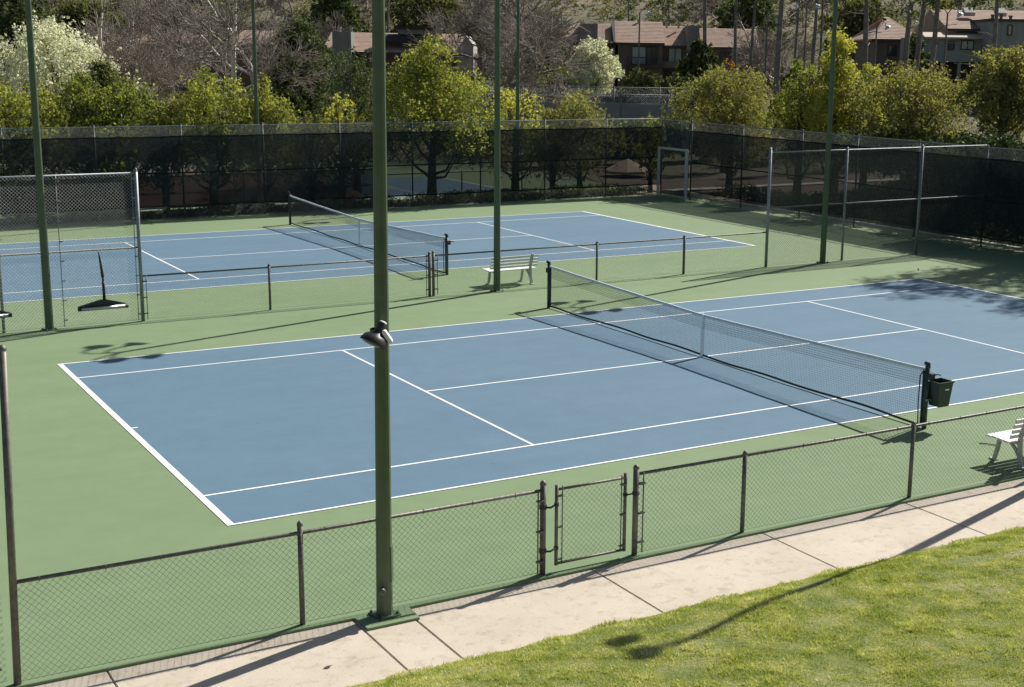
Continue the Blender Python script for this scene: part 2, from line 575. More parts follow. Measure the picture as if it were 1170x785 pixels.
# thin, bare patches
pat = np.sin(gxp * 1.9 + 0.7 * gyp) * np.sin(gyp * 2.6 - 0.8 * gxp) + 0.5 * np.sin(gxp * 4.3 + gyp * 3.9)
keep &= (rng.uniform(0, 1, N) < np.where(pat > 0.95, 0.6, 1.0))
for bx, by, br in ((5.2, -5.75, 0.25), (7.3, -6.25, 0.32), (7.9, -6.45, 0.22), (2.1, -5.75, 0.2)):
    keep &= ~(((gxp - bx) ** 2 + ((gyp - by) * 1.6) ** 2 < br ** 2) & (rng.uniform(0, 1, N) < 0.85))
gxp, gyp = gxp[keep], gyp[keep]
gyp += np.where(gyp > -5.3, 0.05 * np.sin(gxp * 3.3) + 0.04 * np.sin(gxp * 7.7), 0)
n = len(gxp)
gz = lawn_z(gxp, gyp)
clump = 0.65 + 0.35 * np.sin(gxp * 5.1 + 2 * np.sin(gyp * 3)) * np.sin(gyp * 6.3 + gxp)
cell = rng.uniform(0.55, 1.0, (200, 200)) ** 1.0 + (rng.uniform(0, 1, (200, 200)) > 0.86) * 0.8
ci = ((gxp + 20 + 0.04 * np.sin(gyp * 31)) / 0.11).astype(int) % 200
cj = ((gyp + 40 + 0.04 * np.sin(gxp * 27)) / 0.09).astype(int) % 200
hh = rng.uniform(0.016, 0.046, n) * clump * cell[ci, cj]
th = rng.uniform(0, 2 * np.pi, n)
wd = rng.uniform(0.004, 0.008, n)
ln_ = rng.uniform(0.2, 1.3, n) * hh
ta = rng.uniform(0, 2 * np.pi, n)
V = np.zeros((n, 3, 3))
V[:, 0] = np.stack([gxp - np.cos(th) * wd, gyp - np.sin(th) * wd, gz - 0.004], -1)
V[:, 1] = np.stack([gxp + np.cos(th) * wd, gyp + np.sin(th) * wd, gz - 0.004], -1)
V[:, 2] = np.stack([gxp + np.cos(ta) * ln_, gyp + np.sin(ta) * ln_, gz + hh], -1)
me = np_mesh('grass', V.reshape(-1, 3), np.arange(n * 3).reshape(-1, 3), M['grass'], 3)
tag(kind(link('grass', me), 'stuff'), 'short green and straw coloured lawn grass sloping up beside the sidewalk', 'grass')

# ---------------------------------------------------------------- chain link
def wires(mb_v, mb_f, P0, P1, r):
    """batch thin four-sided prisms between arrays of points"""
    P0, P1 = np.asarray(P0, float), np.asarray(P1, float)
    d = P1 - P0
    d /= np.linalg.norm(d, axis=1)[:, None]
    ref = np.where(np.abs(d[:, 2:3]) < 0.95, np.array([[0, 0, 1.]]), np.array([[1., 0, 0]]))
    a = np.cross(d, ref)
    a /= np.linalg.norm(a, axis=1)[:, None]
    b_ = np.cross(d, a)
    n_ = len(P0)
    o = sum(len(v) for v in mb_v)
    V = np.zeros((n_, 8, 3))
    for k in range(4):
        off = (a * math.cos(k * math.pi / 2) + b_ * math.sin(k * math.pi / 2)) * (r if np.isscalar(r) else np.asarray(r)[:, None])
        V[:, k] = P0 + off
        V[:, 4 + k] = P1 + off
    mb_v.append(V.reshape(-1, 3))
    base = (np.arange(n_) * 8 + o)[:, None, None]
    q = np.array([[0, 1, 5, 4], [1, 2, 6, 5], [2, 3, 7, 6], [3, 0, 4, 7]])[None]
    mb_f.append((base + q).reshape(-1, 4))


def chain_mesh(name, A, B, z0, z1, mat, parent, origin, w=0.072, r=0.0019, barbs=True):
    A, B = np.array(A, float), np.array(B, float)
    L = np.linalg.norm(B - A)
    t = (B - A) / L
    nrm = np.array([-t[1], t[0]])
    Hh = z1 - z0
    vs, fs = [], []
    for sgn in (1, -1):
        c0 = np.arange(-Hh, L + Hh, w)
        s0 = c0 if sgn > 0 else c0
        # line: s = c + sgn * z
        za = np.zeros_like(s0)
        zb = np.full_like(s0, Hh)
        if sgn > 0:
            za = np.maximum(0, -s0)
            zb = np.minimum(Hh, L - s0)
        else:
            za = np.maximum(0, s0 - L)
            zb = np.minimum(Hh, s0)
        ok = zb - za > 0.01
        s0, za, zb = s0[ok], za[ok], zb[ok]
        sa, sb = s0 + sgn * za, s0 + sgn * zb
        off = nrm * 0.002 * sgn
        P0 = np.stack([A[0] + t[0] * sa + off[0], A[1] + t[1] * sa + off[1], z0 + za], -1)
        P1 = np.stack([A[0] + t[0] * sb + off[0], A[1] + t[1] * sb + off[1], z0 + zb], -1)
        wires(vs, fs, P0, P1, r)
    if barbs:
        s = np.arange(w / 2, L, w)
        P0 = np.stack([A[0] + t[0] * s, A[1] + t[1] * s, np.full_like(s, z1 - 0.01)], -1)
        wires(vs, fs, P0, P0 + np.array([0.004, 0.006, 0.045]), r)
    # bottom tension wire
    wires(vs, fs, [[A[0], A[1], z0 + 0.012]], [[B[0], B[1], z0 + 0.012]], r * 1.4)
    V = np.concatenate(vs) - np.array(origin)
    me_ = np_mesh(name, V, np.concatenate(fs), mat, 4)
    return link(name, me_, parent)


def post_mb(x, y, h, r, z0=0.0):
    mb_ = MB()
    mb_.tube([(x, y, z0 - 0.02), (x, y, h)], r, 14)
    mb_.lathe((x, y, h), (0, 0, 1), [(-0.02, r + 0.004), (0.0, r + 0.004), (0.012, r * 0.95), (0.03, r * 0.6), (0.038, r * 0.15), (0.038, 0.001)], 14)
    return mb_


def fence(label, A, B, posts, h, z0=0.03, r=0.03, rr=0.021, top=None, mid=None, pmat='galv', wmat='wire_far', screen=None, bars=(), group=None,
          wire_r=0.0019, w=0.072, post_h=None, toprail=True, cat='fence', name='chain_link_fence', offs=0.0, lean=0.0):
    """chain link fence from A to B; posts: distances along it"""
    A, B = Vector((*A, 0)), Vector((*B, 0))
    t = (B - A).normalized()
    nrm = Vector((-t.y, t.x, 0))
    L = (B - A).length
    root = thing(name, label, cat, A, 0, group)
    for i, d in enumerate(posts):
        p = A + t * d
        hh_ = (post_h[i] if post_h else h + 0.05)
        rad = r * (1.25 if i in (0, len(posts) - 1) else 1)
        pm = post_mb(p.x, p.y, hh_, rad)
        if lean:
            pm.v = [(vx + (lean * vz / 3.4 if i == 0 else 0), vy, vz) for vx, vy, vz in pm.v]
        pm.build('post', M[pmat], root, A)
    if toprail:
        mb_ = MB()
        a, b_ = A + t * 0.0, B - t * 0.0
        zz = h
        npt = max(2, int(L / 3) + 1)
        pts = [a + (b_ - a) * (k / (npt - 1)) + Vector((0, 0, zz + (random.uniform(-0.006, 0.006) if 0 < k < npt - 1 else 0))) + nrm * offs for k in range(npt)]
        mb_.tube(pts, rr, 10)
        for k in range(int(L / 0.6)):
            q = A + t * (0.3 + k * 0.6 + random.uniform(-.04, .04))
            mb_.tube([q + nrm * (offs - 0.001) + Vector((0, 0, zz - rr - 0.012)), q + nrm * (offs - rr - 0.005) + Vector((0, 0, zz)), q + nrm * offs + Vector((0, 0, zz + rr + 0.006))], 0.004, 5)
        mb_.build('top_rail', M[pmat], root, A)
    if mid:
        mb_ = MB()
        mb_.tube([A + Vector((0, 0, mid)), B + Vector((0, 0, mid))], rr, 10)
        mb_.build('middle_rail', M['darkpipe'] if bars else M['galvdull'], root, A)
    oA = A - nrm * (r + 0.006)
    oB = B - nrm * (r + 0.006)
    chain_mesh('wire_mesh', oA.xy, oB.xy, z0, h + 0.005, M[wmat], root, A, w=w, r=wire_r)
    for d in bars:
        q = A + t * d - nrm * (r + 0.008)
        mb_ = MB()
        mb_.tube([q + Vector((0, 0, z0)), q + Vector((0, 0, h + 0.02))], 0.009, 6)
        side = 1 if d > L / 2 else -1
        for k in np.linspace(0.18, h - 0.12, max(3, int(h / 0.4))):
            mb_.box(q + t * side * 0.03 + Vector((0, 0, k)), (0.09, 0.05, 0.022), Matrix.Rotation(math.atan2(t.y, t.x), 3, 'Z'))
        mb_.build('tension_bar', M[pmat], root, A)
    if screen:
        s0, s1, d0, d1 = screen
        nn = max(2, int((d1 - d0) / 0.35))
        mb_ = MB()
        vs, fs = [], []
        rows = 8
        for i in range(nn + 1):
            d = d0 + (d1 - d0) * i / nn
            sag = 0.035 * abs(math.sin(d * math.pi / 1.03)) + 0.012 * math.sin(d * 1.7)
            for j in range(rows + 1):
                f = j / rows
                zz = s0 + (s1 - s0) * f
                if j == rows:
                    zz -= sag * 0.5
                if j == 0:
                    zz += sag * 0.8
                bul = 0.018 * math.sin(d * 2.05 + 0.4 * j) * math.sin(f * math.pi) + 0.008 * math.sin(d * 5 + j)
                q = A + t * d + nrm * (r + 0.035 + bul)
                vs.append((q.x, q.y, zz))
        for i in range(nn):
            for j in range(rows):
                o = i * (rows + 1) + j
                fs.append((o, o + rows + 1, o + rows + 2, o + 1))
        mb_.add(vs, fs, True)
        scr = mb_.build('windscreen', M['screen'], root, A)
        for zz in (s0, (s0 + s1) / 2 - 0.05, s1):
            hb = MB()
            for i in range(nn):
                da, db = d0 + (d1 - d0) * i / nn, d0 + (d1 - d0) * (i + 1) / nn

                def sg(d):
                    s_ = 0.035 * abs(math.sin(d * math.pi / 1.03)) + 0.012 * math.sin(d * 1.7)
                    return -s_ * 0.5 if zz == s1 else (s_ * 0.8 if zz == s0 else 0)
                a, b_ = A + t * da + nrm * (r + 0.012), A + t * db + nrm * (r + 0.012)
                za, zb = zz + sg(da), zz + sg(db)
                hb.quad((a.x, a.y, za - 0.025), (b_.x, b_.y, zb - 0.025), (b_.x, b_.y, zb + 0.025), (a.x, a.y, za + 0.025))
            hb.build('hem_tape', M['hem'], scr, A)
    return root


# front low fence (two runs either side of the gate) and the tall fence that starts at its left end
FY = -3.54
fence('low chain link fence in the foreground running left of the small gate', (-3.25, FY), (2.80, FY), [0, 2.98, 6.05], 1.07, pmat='darkpipe', wmat='wire', wire_r=0.0016,
      bars=(5.96,), post_h=[3.42, 1.17, 1.16], lean=0.085)
fence('low chain link fence in the foreground running right of the small gate', (4.15, FY), (30.3, FY), [0, 1.73, 4.79, 7.85, 10.9, 13.95, 17.0, 20.05, 23.1, 26.15], 1.07, pmat='darkpipe', wmat='wire', wire_r=0.0016,
      bars=(0.09,), post_h=[1.16, 1.10] + [1.10] * 8)
fence('tall chain link fence at the lower left edge beside its corner post', (-3.34, FY), (-15.0, FY), [3.05, 6.1, 9.1, 11.66], 3.36, pmat='darkpipe', wmat='wire', mid=2.2, wire_r=0.0016, bars=(0.12,))

# gate
gt = thing('fence_gate', 'small chain link gate standing in the foreground low fence', 'gate', (2.95, FY, 0))
o = (2.95, FY, 0)
mb = MB()
x0, x1, zb, zt = 2.99, 3.99, 0.10, 1.05
for xx in (x0, x1):
    mb.tube([(xx, FY, zb - 0.02), (xx, FY, zt + 0.06)], 0.022, 12)
for zz in (zb, zt):
    mb.tube([(x0, FY, zz), (x1, FY, zz)], 0.017, 10)
mb.build('gate_frame', M['darkpipe'], gt, o)
chain_mesh('wire_mesh', (x0 + 0.04, FY - 0.02), (x1 - 0.04, FY - 0.02), zb, zt, M['wire'], gt, o, r=0.0016)
for xx in (x0 + 0.07, x1 - 0.07):
    mb = MB()
    mb.tube([(xx, FY - 0.022, zb - 0.01), (xx, FY - 0.022, zt + 0.05)], 0.007, 6)
    for zz in (zb + 0.06, (zb + zt) / 2, zt - 0.08):
        mb.box((xx + (-0.035 if xx < 3.4 else 0.035), FY - 0.01, zz), (0.08, 0.045, 0.02))
    mb.build('tension_bar', M['darkpipe'], gt, o)
for zz in (0.30, 0.86):
    mb = MB()
    mb.tube([(2.80, FY - 0.02, zz), (2.88, FY - 0.045, zz - 0.01), (2.97, FY - 0.02, zz + 0.01)], 0.013, 8)
    mb.lathe((2.80, FY, zz), (0, 0, 1), [(-0.025, 0.047), (0.025, 0.047)], 14)
    mb.lathe((2.99, FY, zz), (0, 0, 1), [(-0.02, 0.03), (0.02, 0.03)], 14)
    mb.build('hinge', M['black'], gt, o)
mb = MB()
mb.tube([(3.97, FY - 0.03, 0.83), (4.06, FY - 0.05, 0.84), (4.17, FY - 0.045, 0.82)], 0.011, 8)
mb.lathe((3.99, FY, 0.83), (0, 0, 1), [(-0.02, 0.03), (0.02, 0.03)], 12)
mb.lathe((4.15, FY, 0.82), (0, 0, 1), [(-0.02, 0.047), (0.02, 0.047)], 12)
mb.build('latch', M['black'], gt, o)

# middle fence
MY = 14.72
fence('tall chain link fence panel at left between the two blue courts', (-15.2, MY), (2.65, MY), [2.6, 5.65, 8.7, 11.76, 14.82, 17.85], 3.42, mid=1.72, bars=(17.74, 16.1, 15.75), wire_r=0.0026, w=0.078, r=0.034)
fence('low chain link fence between the courts, left run below the tall panel', (2.65, MY), (9.97, MY), [0, 3.05, 7.32], 1.05, pmat='darkpipe', wmat='wire', wire_r=0.0013,
      bars=(0.1, 7.22), post_h=[3.50, 1.10, 1.12])
fence('low chain link fence between the courts, right run behind the white bench', (10.08, MY), (21.09, MY), [0, 1.92, 5.0, 7.97], 1.05, pmat='darkpipe', wmat='wire', wire_r=0.0013,
      bars=(0.1,), post_h=[1.14, 1.10, 1.10, 1.10])
fence('tall chain link fence at right between the two blue courts', (21.09, MY), (30.20, MY), [0, 3.02, 6.2], 3.42, mid=1.78, wmat='wire', wire_r=0.0026, r=0.036, post_h=[3.52, 3.47, 3.47])

# back fence and right fence with windscreens
BYY = 33.72
fence('long back fence with black windscreen beyond the far court', (30.45, BYY), (-16.5, BYY), [0] + [2.95 + 3.08 * k for k in range(15)], 3.38, z0=0.03,
      screen=(0.46, 3.02, 0.05, 46.0), pmat='galvdull', wire_r=0.0024, r=0.03, offs=0.0)
RX = 30.35
fence('tall side fence with black windscreen along the right edge of the courts', (RX, -3.5), (RX, 31.35), [0.0, 3.05, 6.1, 9.15, 12.2, 15.25, 18.3, 21.4, 24.5, 27.6, 31.3, 34.85], 3.34, z0=0.03,
      screen=(0.36, 2.98, 0.05, 34.8), pmat='galvdull', wire_r=0.0024, r=0.032)
# gate in the far corner
gt = thing('court_gate', 'tall grey framed gate at the far right corner of the back fence', 'gate', (RX, 31.45, 0))
o = (RX, 31.45, 0)
mb = MB()
gy0, gy1 = 31.50, 33.62
for yy in (gy0, gy1):
    mb.box((RX - 0.12, yy, 1.03), (0.09, 0.11, 2.1), bev=0.01)
mb.box((RX - 0.12, (gy0 + gy1) / 2, 2.12), (0.08, gy1 - gy0 + 0.1, 0.09), bev=0.01)
mb.build('gate_frame', M['framegrey'], gt, o)
chain_mesh('wire_mesh', (RX, gy0), (RX, gy1), 0.06, 3.3, M['wire_far'], gt, o, r=0.0024)
mb = MB()
mb.tube([(RX, gy0, 3.34), (RX, gy1 + 0.1, 3.36)], 0.021, 10)
mb.build('top_rail', M['galv'], gt, o)
mb = MB()
for k in range(2):
    z_0, z_1 = ((0.1, 2.05), (2.18, 3.0))[k]
    mb.quad((RX + 0.05, gy0, z_0), (RX + 0.05, gy1, z_0), (RX + 0.05, gy1, z_1), (RX + 0.05, gy0, z_1))
mb.build('windscreen', M['screen'], gt, o)

# neighbour court's low fence
fence('low chain link fence of the neighbouring court behind the planting', (18.4, 36.75), (29.5, 36.75), [0.05, 3.6, 6.6, 9.7], 1.05, pmat='darkpipe', wmat='wire', w=0.09)
fence('low fence covered in dark windscreen behind the planting at left', (18.3, 37.0), (3.0, 36.6), [0.05, 3, 6, 9, 12, 15], 1.3, pmat='darkpipe', wmat='wire', w=0.12, screen=(0.05, 1.3, 0.02, 15.2))

# pale curb outside right fence
mb = MB()
mb.box((31.35, 13.8, -0.05), (0.28, 34, 0.22), bev=0.02)
kind(mb.build('curb', M['concrete_far']), 'structure')


# ---------------------------------------------------------------- nets
def net(ox, oy, label_net, label_posts, bin_side=False):
    x = ox + 11.885
    ya, yb = oy - 0.914, oy + 10.97 + 0.914
    root = thing('tennis_net', label_net, 'net', (x, oy + 5.485, 0))
    o = (x, oy + 5.485, 0)

    def top(y):
        t_ = abs(y - (oy + 5.485)) / 6.4
        return 0.914 + (1.065 - 0.914) * (0.78 * t_ + 0.22 * t_ * t_)

    def bot(y):
        return 0.035 + 0.012 * math.sin(y * 2.3) + 0.01 * math.sin(y * 0.9 + 1)
    y0, y1 = ya + 0.07, yb - 0.07
    ys = np.arange(y0, y1, 0.045)
    vs, fs = [], []
    wires(vs, fs, [(x + 0.010 * math.sin(y * 3), y, bot(y)) for y in ys], [(x, y, top(y) - 0.04) for y in ys], 0.0016)
    seg = np.linspace(y0, y1, 30)
    for k in range(22):
        f = k / 22
        z = [bot(y) + (top(y) - 0.04 - bot(y)) * f for y in seg]
        wires(vs, fs, [(x + 0.002, seg[i], z[i]) for i in range(29)], [(x + 0.002, seg[i + 1], z[i + 1]) for i in range(29)], 0.0016)
    # doubled upper part
    for k in range(6):
        z = [top(y) - 0.07 - 0.045 * k for y in seg]
        wires(vs, fs, [(x - 0.008, seg[i], z[i]) for i in range(29)], [(x - 0.008, seg[i + 1], z[i + 1]) for i in range(29)], 0.0019)
    wires(vs, fs, [(x - 0.008, y + 0.02, top(y) - 0.30) for y in ys], [(x - 0.008, y + 0.02, top(y) - 0.04) for y in ys], 0.0019)
    me_ = np_mesh('net_mesh', np.concatenate(vs) - np.array(o), np.concatenate(fs), M['cord'], 4)
    link('net_mesh', me_, root)

    def band(name, zf, hgt, th_, mat, a=y0, b_=y1, n_=60):
        q = np.linspace(a, b_, n_)
        vv, ff = [], []
        for y in q:
            z = zf(y)
            wob = 0.006 * math.sin(y * 4)
            vv += [(x - th_ + wob, y, z - hgt), (x + th_ + wob, y, z - hgt), (x + th_ + wob, y, z), (x - th_ + wob, y, z)]
        for i in range(n_ - 1):
            for k in range(4):
                j = (k + 1) % 4
                ff.append((i * 4 + k, i * 4 + j, i * 4 + 4 + j, i * 4 + 4 + k))
        ff += [(3, 2, 1, 0), tuple(len(vv) - 4 + k for k in range(4))]
        m_ = MB()
        m_.add(vv, ff)
        return m_.build(name, mat, root, o)
    band('head_band', top, 0.055, 0.012, M['tape'])
    band('bottom_band', lambda y: bot(y) + 0.035, 0.038, 0.006, M['darktape'])
    for y in (y0, y1):
        m_ = MB()
        m_.box((x, y, 0.53), (0.03, 0.05, 1.0))
        m_.build('side_band', M['darktape'], root, o)
    m_ = MB()
    yc = oy + 5.485
    m_.box((x, yc, 0.465), (0.03, 0.075, 0.91))
    m_.box((x, yc, 0.70), (0.036, 0.085, 0.04))
    m_.box((x, yc, 0.012), (0.14, 0.06, 0.015))
    m_.build('centre_strap', M['strap'], root, o)
    out = []
    for k, y in enumerate((ya, yb)):
        p = thing('net_post', label_posts[k], 'net post', (x, y, 0), 0)
        o2 = (x, y, 0)
        m_ = MB()
        m_.tube([(x, y, -0.02), (x, y, 1.09)], 0.041, 18)
        m_.lathe((x, y, 1.09), (0, 0, 1), [(-0.02, 0.045), (0.01, 0.045), (0.035, 0.03), (0.045, 0.001)], 18)
        m_.build('post', M['postgreen'], p, o2)
        s = -1 if k == 0 else 1
        m_ = MB()
        m_.lathe((x - 0.03, y + s * 0.0, 1.15), (0, 1, 0), [(-0.03, 0.001), (-0.03, 0.035), (0.03, 0.035), (0.03, 0.001)], 14)
        m_.box((x, y, 1.12), (0.05, 0.06, 0.07))
        m_.build('pulley', M['black'], p, o2)
        m_ = MB()
        m_.box((x + 0.02, y + s * 0.07, 0.93), (0.10, 0.08, 0.12), bev=0.01)
        m_.tube([(x + 0.03, y + s * 0.10, 0.95), (x + 0.12, y + s * 0.13, 0.97), (x + 0.15, y + s * 0.16, 0.955)], 0.012, 8)
        m_.build('crank', M['black'], p, o2)
        # slack cable looping down from the crank
        m_ = MB()
        m_.tube([(x - 0.03, y + s * -0.06, 1.02), (x - 0.045, y - s * 0.12, 0.92), (x - 0.045, y - s * 0.13, 0.45), (x - 0.04, y - s * 0.11, 0.03)], 0.011, 6)
        m_.build('lacing_cord', M['black'], p, o2)
        out.append(p)
    return root


net(0, 0, 'tennis net across the near blue court in the foreground',
    ['dark net post beside the waste bin at the near end of the front net', 'dark green net post at the far end of the front net by the bench'])
net(0, 18.52, 'tennis net across the far blue court behind the middle fence',
    ['dark net post of the far court nearest the fence gate gap', 'green net post of the far court next to the back fence'])
net_y = 38.0 + 11.885

# waste bin on near net post
bx, by = 11.885 + 0.19, -0.914 - 0.12
bn = thing('waste_bin', 'dark green square tapered bin hanging on the net post', 'bin', (bx, by, 0.40))
o = (bx, by, 0.40)


def frustum(mb_, c, a0, b0, a1, b1, z0, z1, wall=0.0):
    cx, cy = c
    vs = [(cx - a0, cy - b0, z0), (cx + a0, cy - b0, z0), (cx + a0, cy + b0, z0), (cx - a0, cy + b0, z0),
          (cx - a1, cy - b1, z1), (cx + a1, cy - b1, z1), (cx + a1, cy + b1, z1), (cx - a1, cy + b1, z1)]
    fs = [(3, 2, 1, 0)] + [(i, (i + 1) % 4, 4 + (i + 1) % 4, 4 + i) for i in range(4)]
    if wall:
        w_ = wall
        vs += [(cx - a1 + w_, cy - b1 + w_, z1), (cx + a1 - w_, cy - b1 + w_, z1), (cx + a1 - w_, cy + b1 - w_, z1), (cx - a1 + w_, cy + b1 - w_, z1),
               (cx - a0 + w_, cy - b0 + w_, z0 + w_), (cx + a0 - w_, cy - b0 + w_, z0 + w_), (cx + a0 - w_, cy + b0 - w_, z0 + w_), (cx - a0 + w_, cy + b0 - w_, z0 + w_)]
        fs += [(4 + i, 4 + (i + 1) % 4, 8 + (i + 1) % 4, 8 + i) for i in range(4)]
        fs += [(8 + i, 8 + (i + 1) % 4, 12 + (i + 1) % 4, 12 + i) for i in range(4)]
        fs += [(12, 13, 14, 15)]
    mb_.add(vs, fs)


mb = MB()
frustum(mb, (bx, by), 0.125, 0.11, 0.165, 0.145, 0.42, 0.84, 0.008)
mb.build('bucket', M['binplastic'], bn, o)
mb = MB()
for a, b_, c_, d in ((0, -0.15, 0.34, 0.02), (0, 0.15, 0.34, 0.02), (-0.17, 0, 0.02, 0.32), (0.17, 0, 0.02, 0.32)):
    mb.box((bx + a, by + b_, 0.84), (c_, d, 0.025))
mb.build('rim', M['binplastic'], bn, o)
mb = MB()
mb.box((bx + 0.02, by - 0.1485, 0.72), (0.09, 0.004, 0.025), Matrix.Rotation(R(-4.7), 3, 'X'))
mb.build('sticker', M['strap'], bn, o)
mb = MB()
mb.box((bx - 0.175, by + 0.06, 0.86), (0.08, 0.03, 0.03))
mb.box((bx - 0.175, by + 0.06, 0.52), (0.12, 0.03, 0.03))
mb.build('bracket', M['steel'], bn, o)


# ---------------------------------------------------------------- benches
def bench(x, y, rz, label):
    root = thing('park_bench', label, 'bench', (x, y, 0), rz, 'white slatted courtside benches')
    L = 1.48
    mb_ = MB()
    for k in range(4):      # seat slats: y grows to the front of the seat
        mb_.box((0, -0.02 + k * 0.118, 0.435 - 0.006 * abs(k - 2)), (L, 0.104, 0.028), Matrix.Rotation(R(2), 3, 'X'), bev=0.008)
    mb_.build('seat', M['whiteplastic'], root)
    mb_ = MB()
    for k in range(4):
        a = 0.52 + k * 0.088
        mb_.box((0, -0.09 - (a - 0.45) * 0.30, a), (L, 0.026, 0.066), Matrix.Rotation(R(15), 3, 'X'), bev=0.007)
    mb_.build('backrest', M['whiteplastic'], root)
    for s in (-1, 1):
        xx = s * (L / 2 - 0.22)
        m_ = MB()

        def ribbon(pts, wid=0.055, dep=0.05):
            for p, q in zip(pts[:-1], pts[1:]):
                p, q = Vector(p), Vector(q)
                d_ = q - p
                ang = math.atan2(d_.y, d_.z)
                m_.box((p + q) / 2, (wid, dep, d_.length + 0.02), Matrix.Rotation(-ang, 3, 'X'), bev=0.008)
        ribbon([(xx, -0.20, 0.0), (xx, -0.13, 0.22), (xx, -0.115, 0.42), (xx, -0.14, 0.56), (xx, -0.24, 0.84)], 0.06, 0.055)
        ribbon([(xx, 0.37, 0.0), (xx, 0.31, 0.22), (xx, 0.28, 0.40)], 0.055, 0.05)
        ribbon([(xx, -0.12, 0.395), (xx, 0.10, 0.385), (xx, 0.32, 0.40)], 0.05, 0.05)
        ribbon([(xx, -0.17, 0.10), (xx, -0.04, 0.28), (xx, 0.08, 0.38)], 0.045, 0.04)
        m_.box((xx, -0.20, 0.015), (0.09, 0.13, 0.03), bev=0.01)
        m_.box((xx, 0.38, 0.015), (0.09, 0.13, 0.03), bev=0.01)
        m_.build('leg', M['benchgrey'], root)
    return root


bench(12.72, 15.32, R(2), 'white slatted bench by the middle fence between the two courts')
bench(12.03, -3.18, R(0), 'white slatted bench cut off by the right edge beside the front fence')


# ---------------------------------------------------------------- squeegees hanging on the tall left panel
def squeegee(x, label):
    root = thing('court_squeegee', label, 'squeegee', (x, MY - 0.16, 0.50), 0, 'court squeegees hung on the tall left panel')
    y = MY - 0.16
    o_ = (x, y, 0.50)
    m_ = MB()
    m_.tube([(x + 0.05, y, 0.60), (x + 0.045, y, 1.02)], [0.036, 0.030], 12)
    m_.tube([(x + 0.045, y, 1.02), (x + 0.04, y, 1.12)], [0.020, 0.022], 12)
    m_.tube([(x + 0.04, y, 1.12), (x + 0.0, y, 1.52), (x - 0.02, y, 1.70)], [0.034, 0.022, 0.012], 12)
    m_.build('handle', M['black'], root, o_)
    m_ = MB()
    w_ = 0.53
    m_.add([(x - w_, y - 0.05, 0.44), (x + w_, y - 0.05, 0.44), (x + w_, y - 0.05, 0.475), (x + 0.08, y - 0.05, 0.60), (x - 0.04, y - 0.05, 0.60), (x - w_, y - 0.05, 0.475),
            (x - w_, y + 0.05, 0.44), (x + w_, y + 0.05, 0.44), (x + w_, y + 0.05, 0.475), (x + 0.08, y + 0.05, 0.60), (x - 0.04, y + 0.05, 0.60), (x - w_, y + 0.05, 0.475)],
           [(0, 1, 2, 3, 4, 5), (11, 10, 9, 8, 7, 6)] + [(i, i + 6, (i + 1) % 6 + 6, (i + 1) % 6) for i in range(6)])
    m_.build('frame', M['black'], root, o_)
    m_ = MB()
    m_.tube([(x - w_ - 0.02, y - 0.06, 0.43), (x + w_ + 0.02, y - 0.06, 0.43)], 0.05, 16)
    m_.build('roller', M['black'], root, o_)
    m_ = MB()
    m_.tube([(x - w_ + 0.05, y - 0.088, 0.43), (x + w_ - 0.05, y - 0.088, 0.43)], 0.034, 12)
    m_.build('steel_strip', M['steel'], root, o_)
    return root


squeegee(1.72, 'black court squeegee with silver strip hanging between the pole and the tall post')
squeegee(-0.78, 'black court squeegee cut off by the left edge of the picture')


# ---------------------------------------------------------------- light poles
def bell(mb_, c, axis, s=1.0):
    mb_.lathe(c, axis, [(-0.16 * s, 0.001), (-0.16 * s, 0.07 * s), (-0.05 * s, 0.085 * s), (0.02 * s, 0.10 * s), (0.10 * s, 0.20 * s), (0.20 * s, 0.29 * s), (0.30 * s, 0.33 * s), (0.33 * s, 0.34 * s),
                         (0.33 * s, 0.325 * s), (0.20 * s, 0.275 * s), (0.10 * s, 0.18 * s), (0.05 * s, 0.001)], 26)


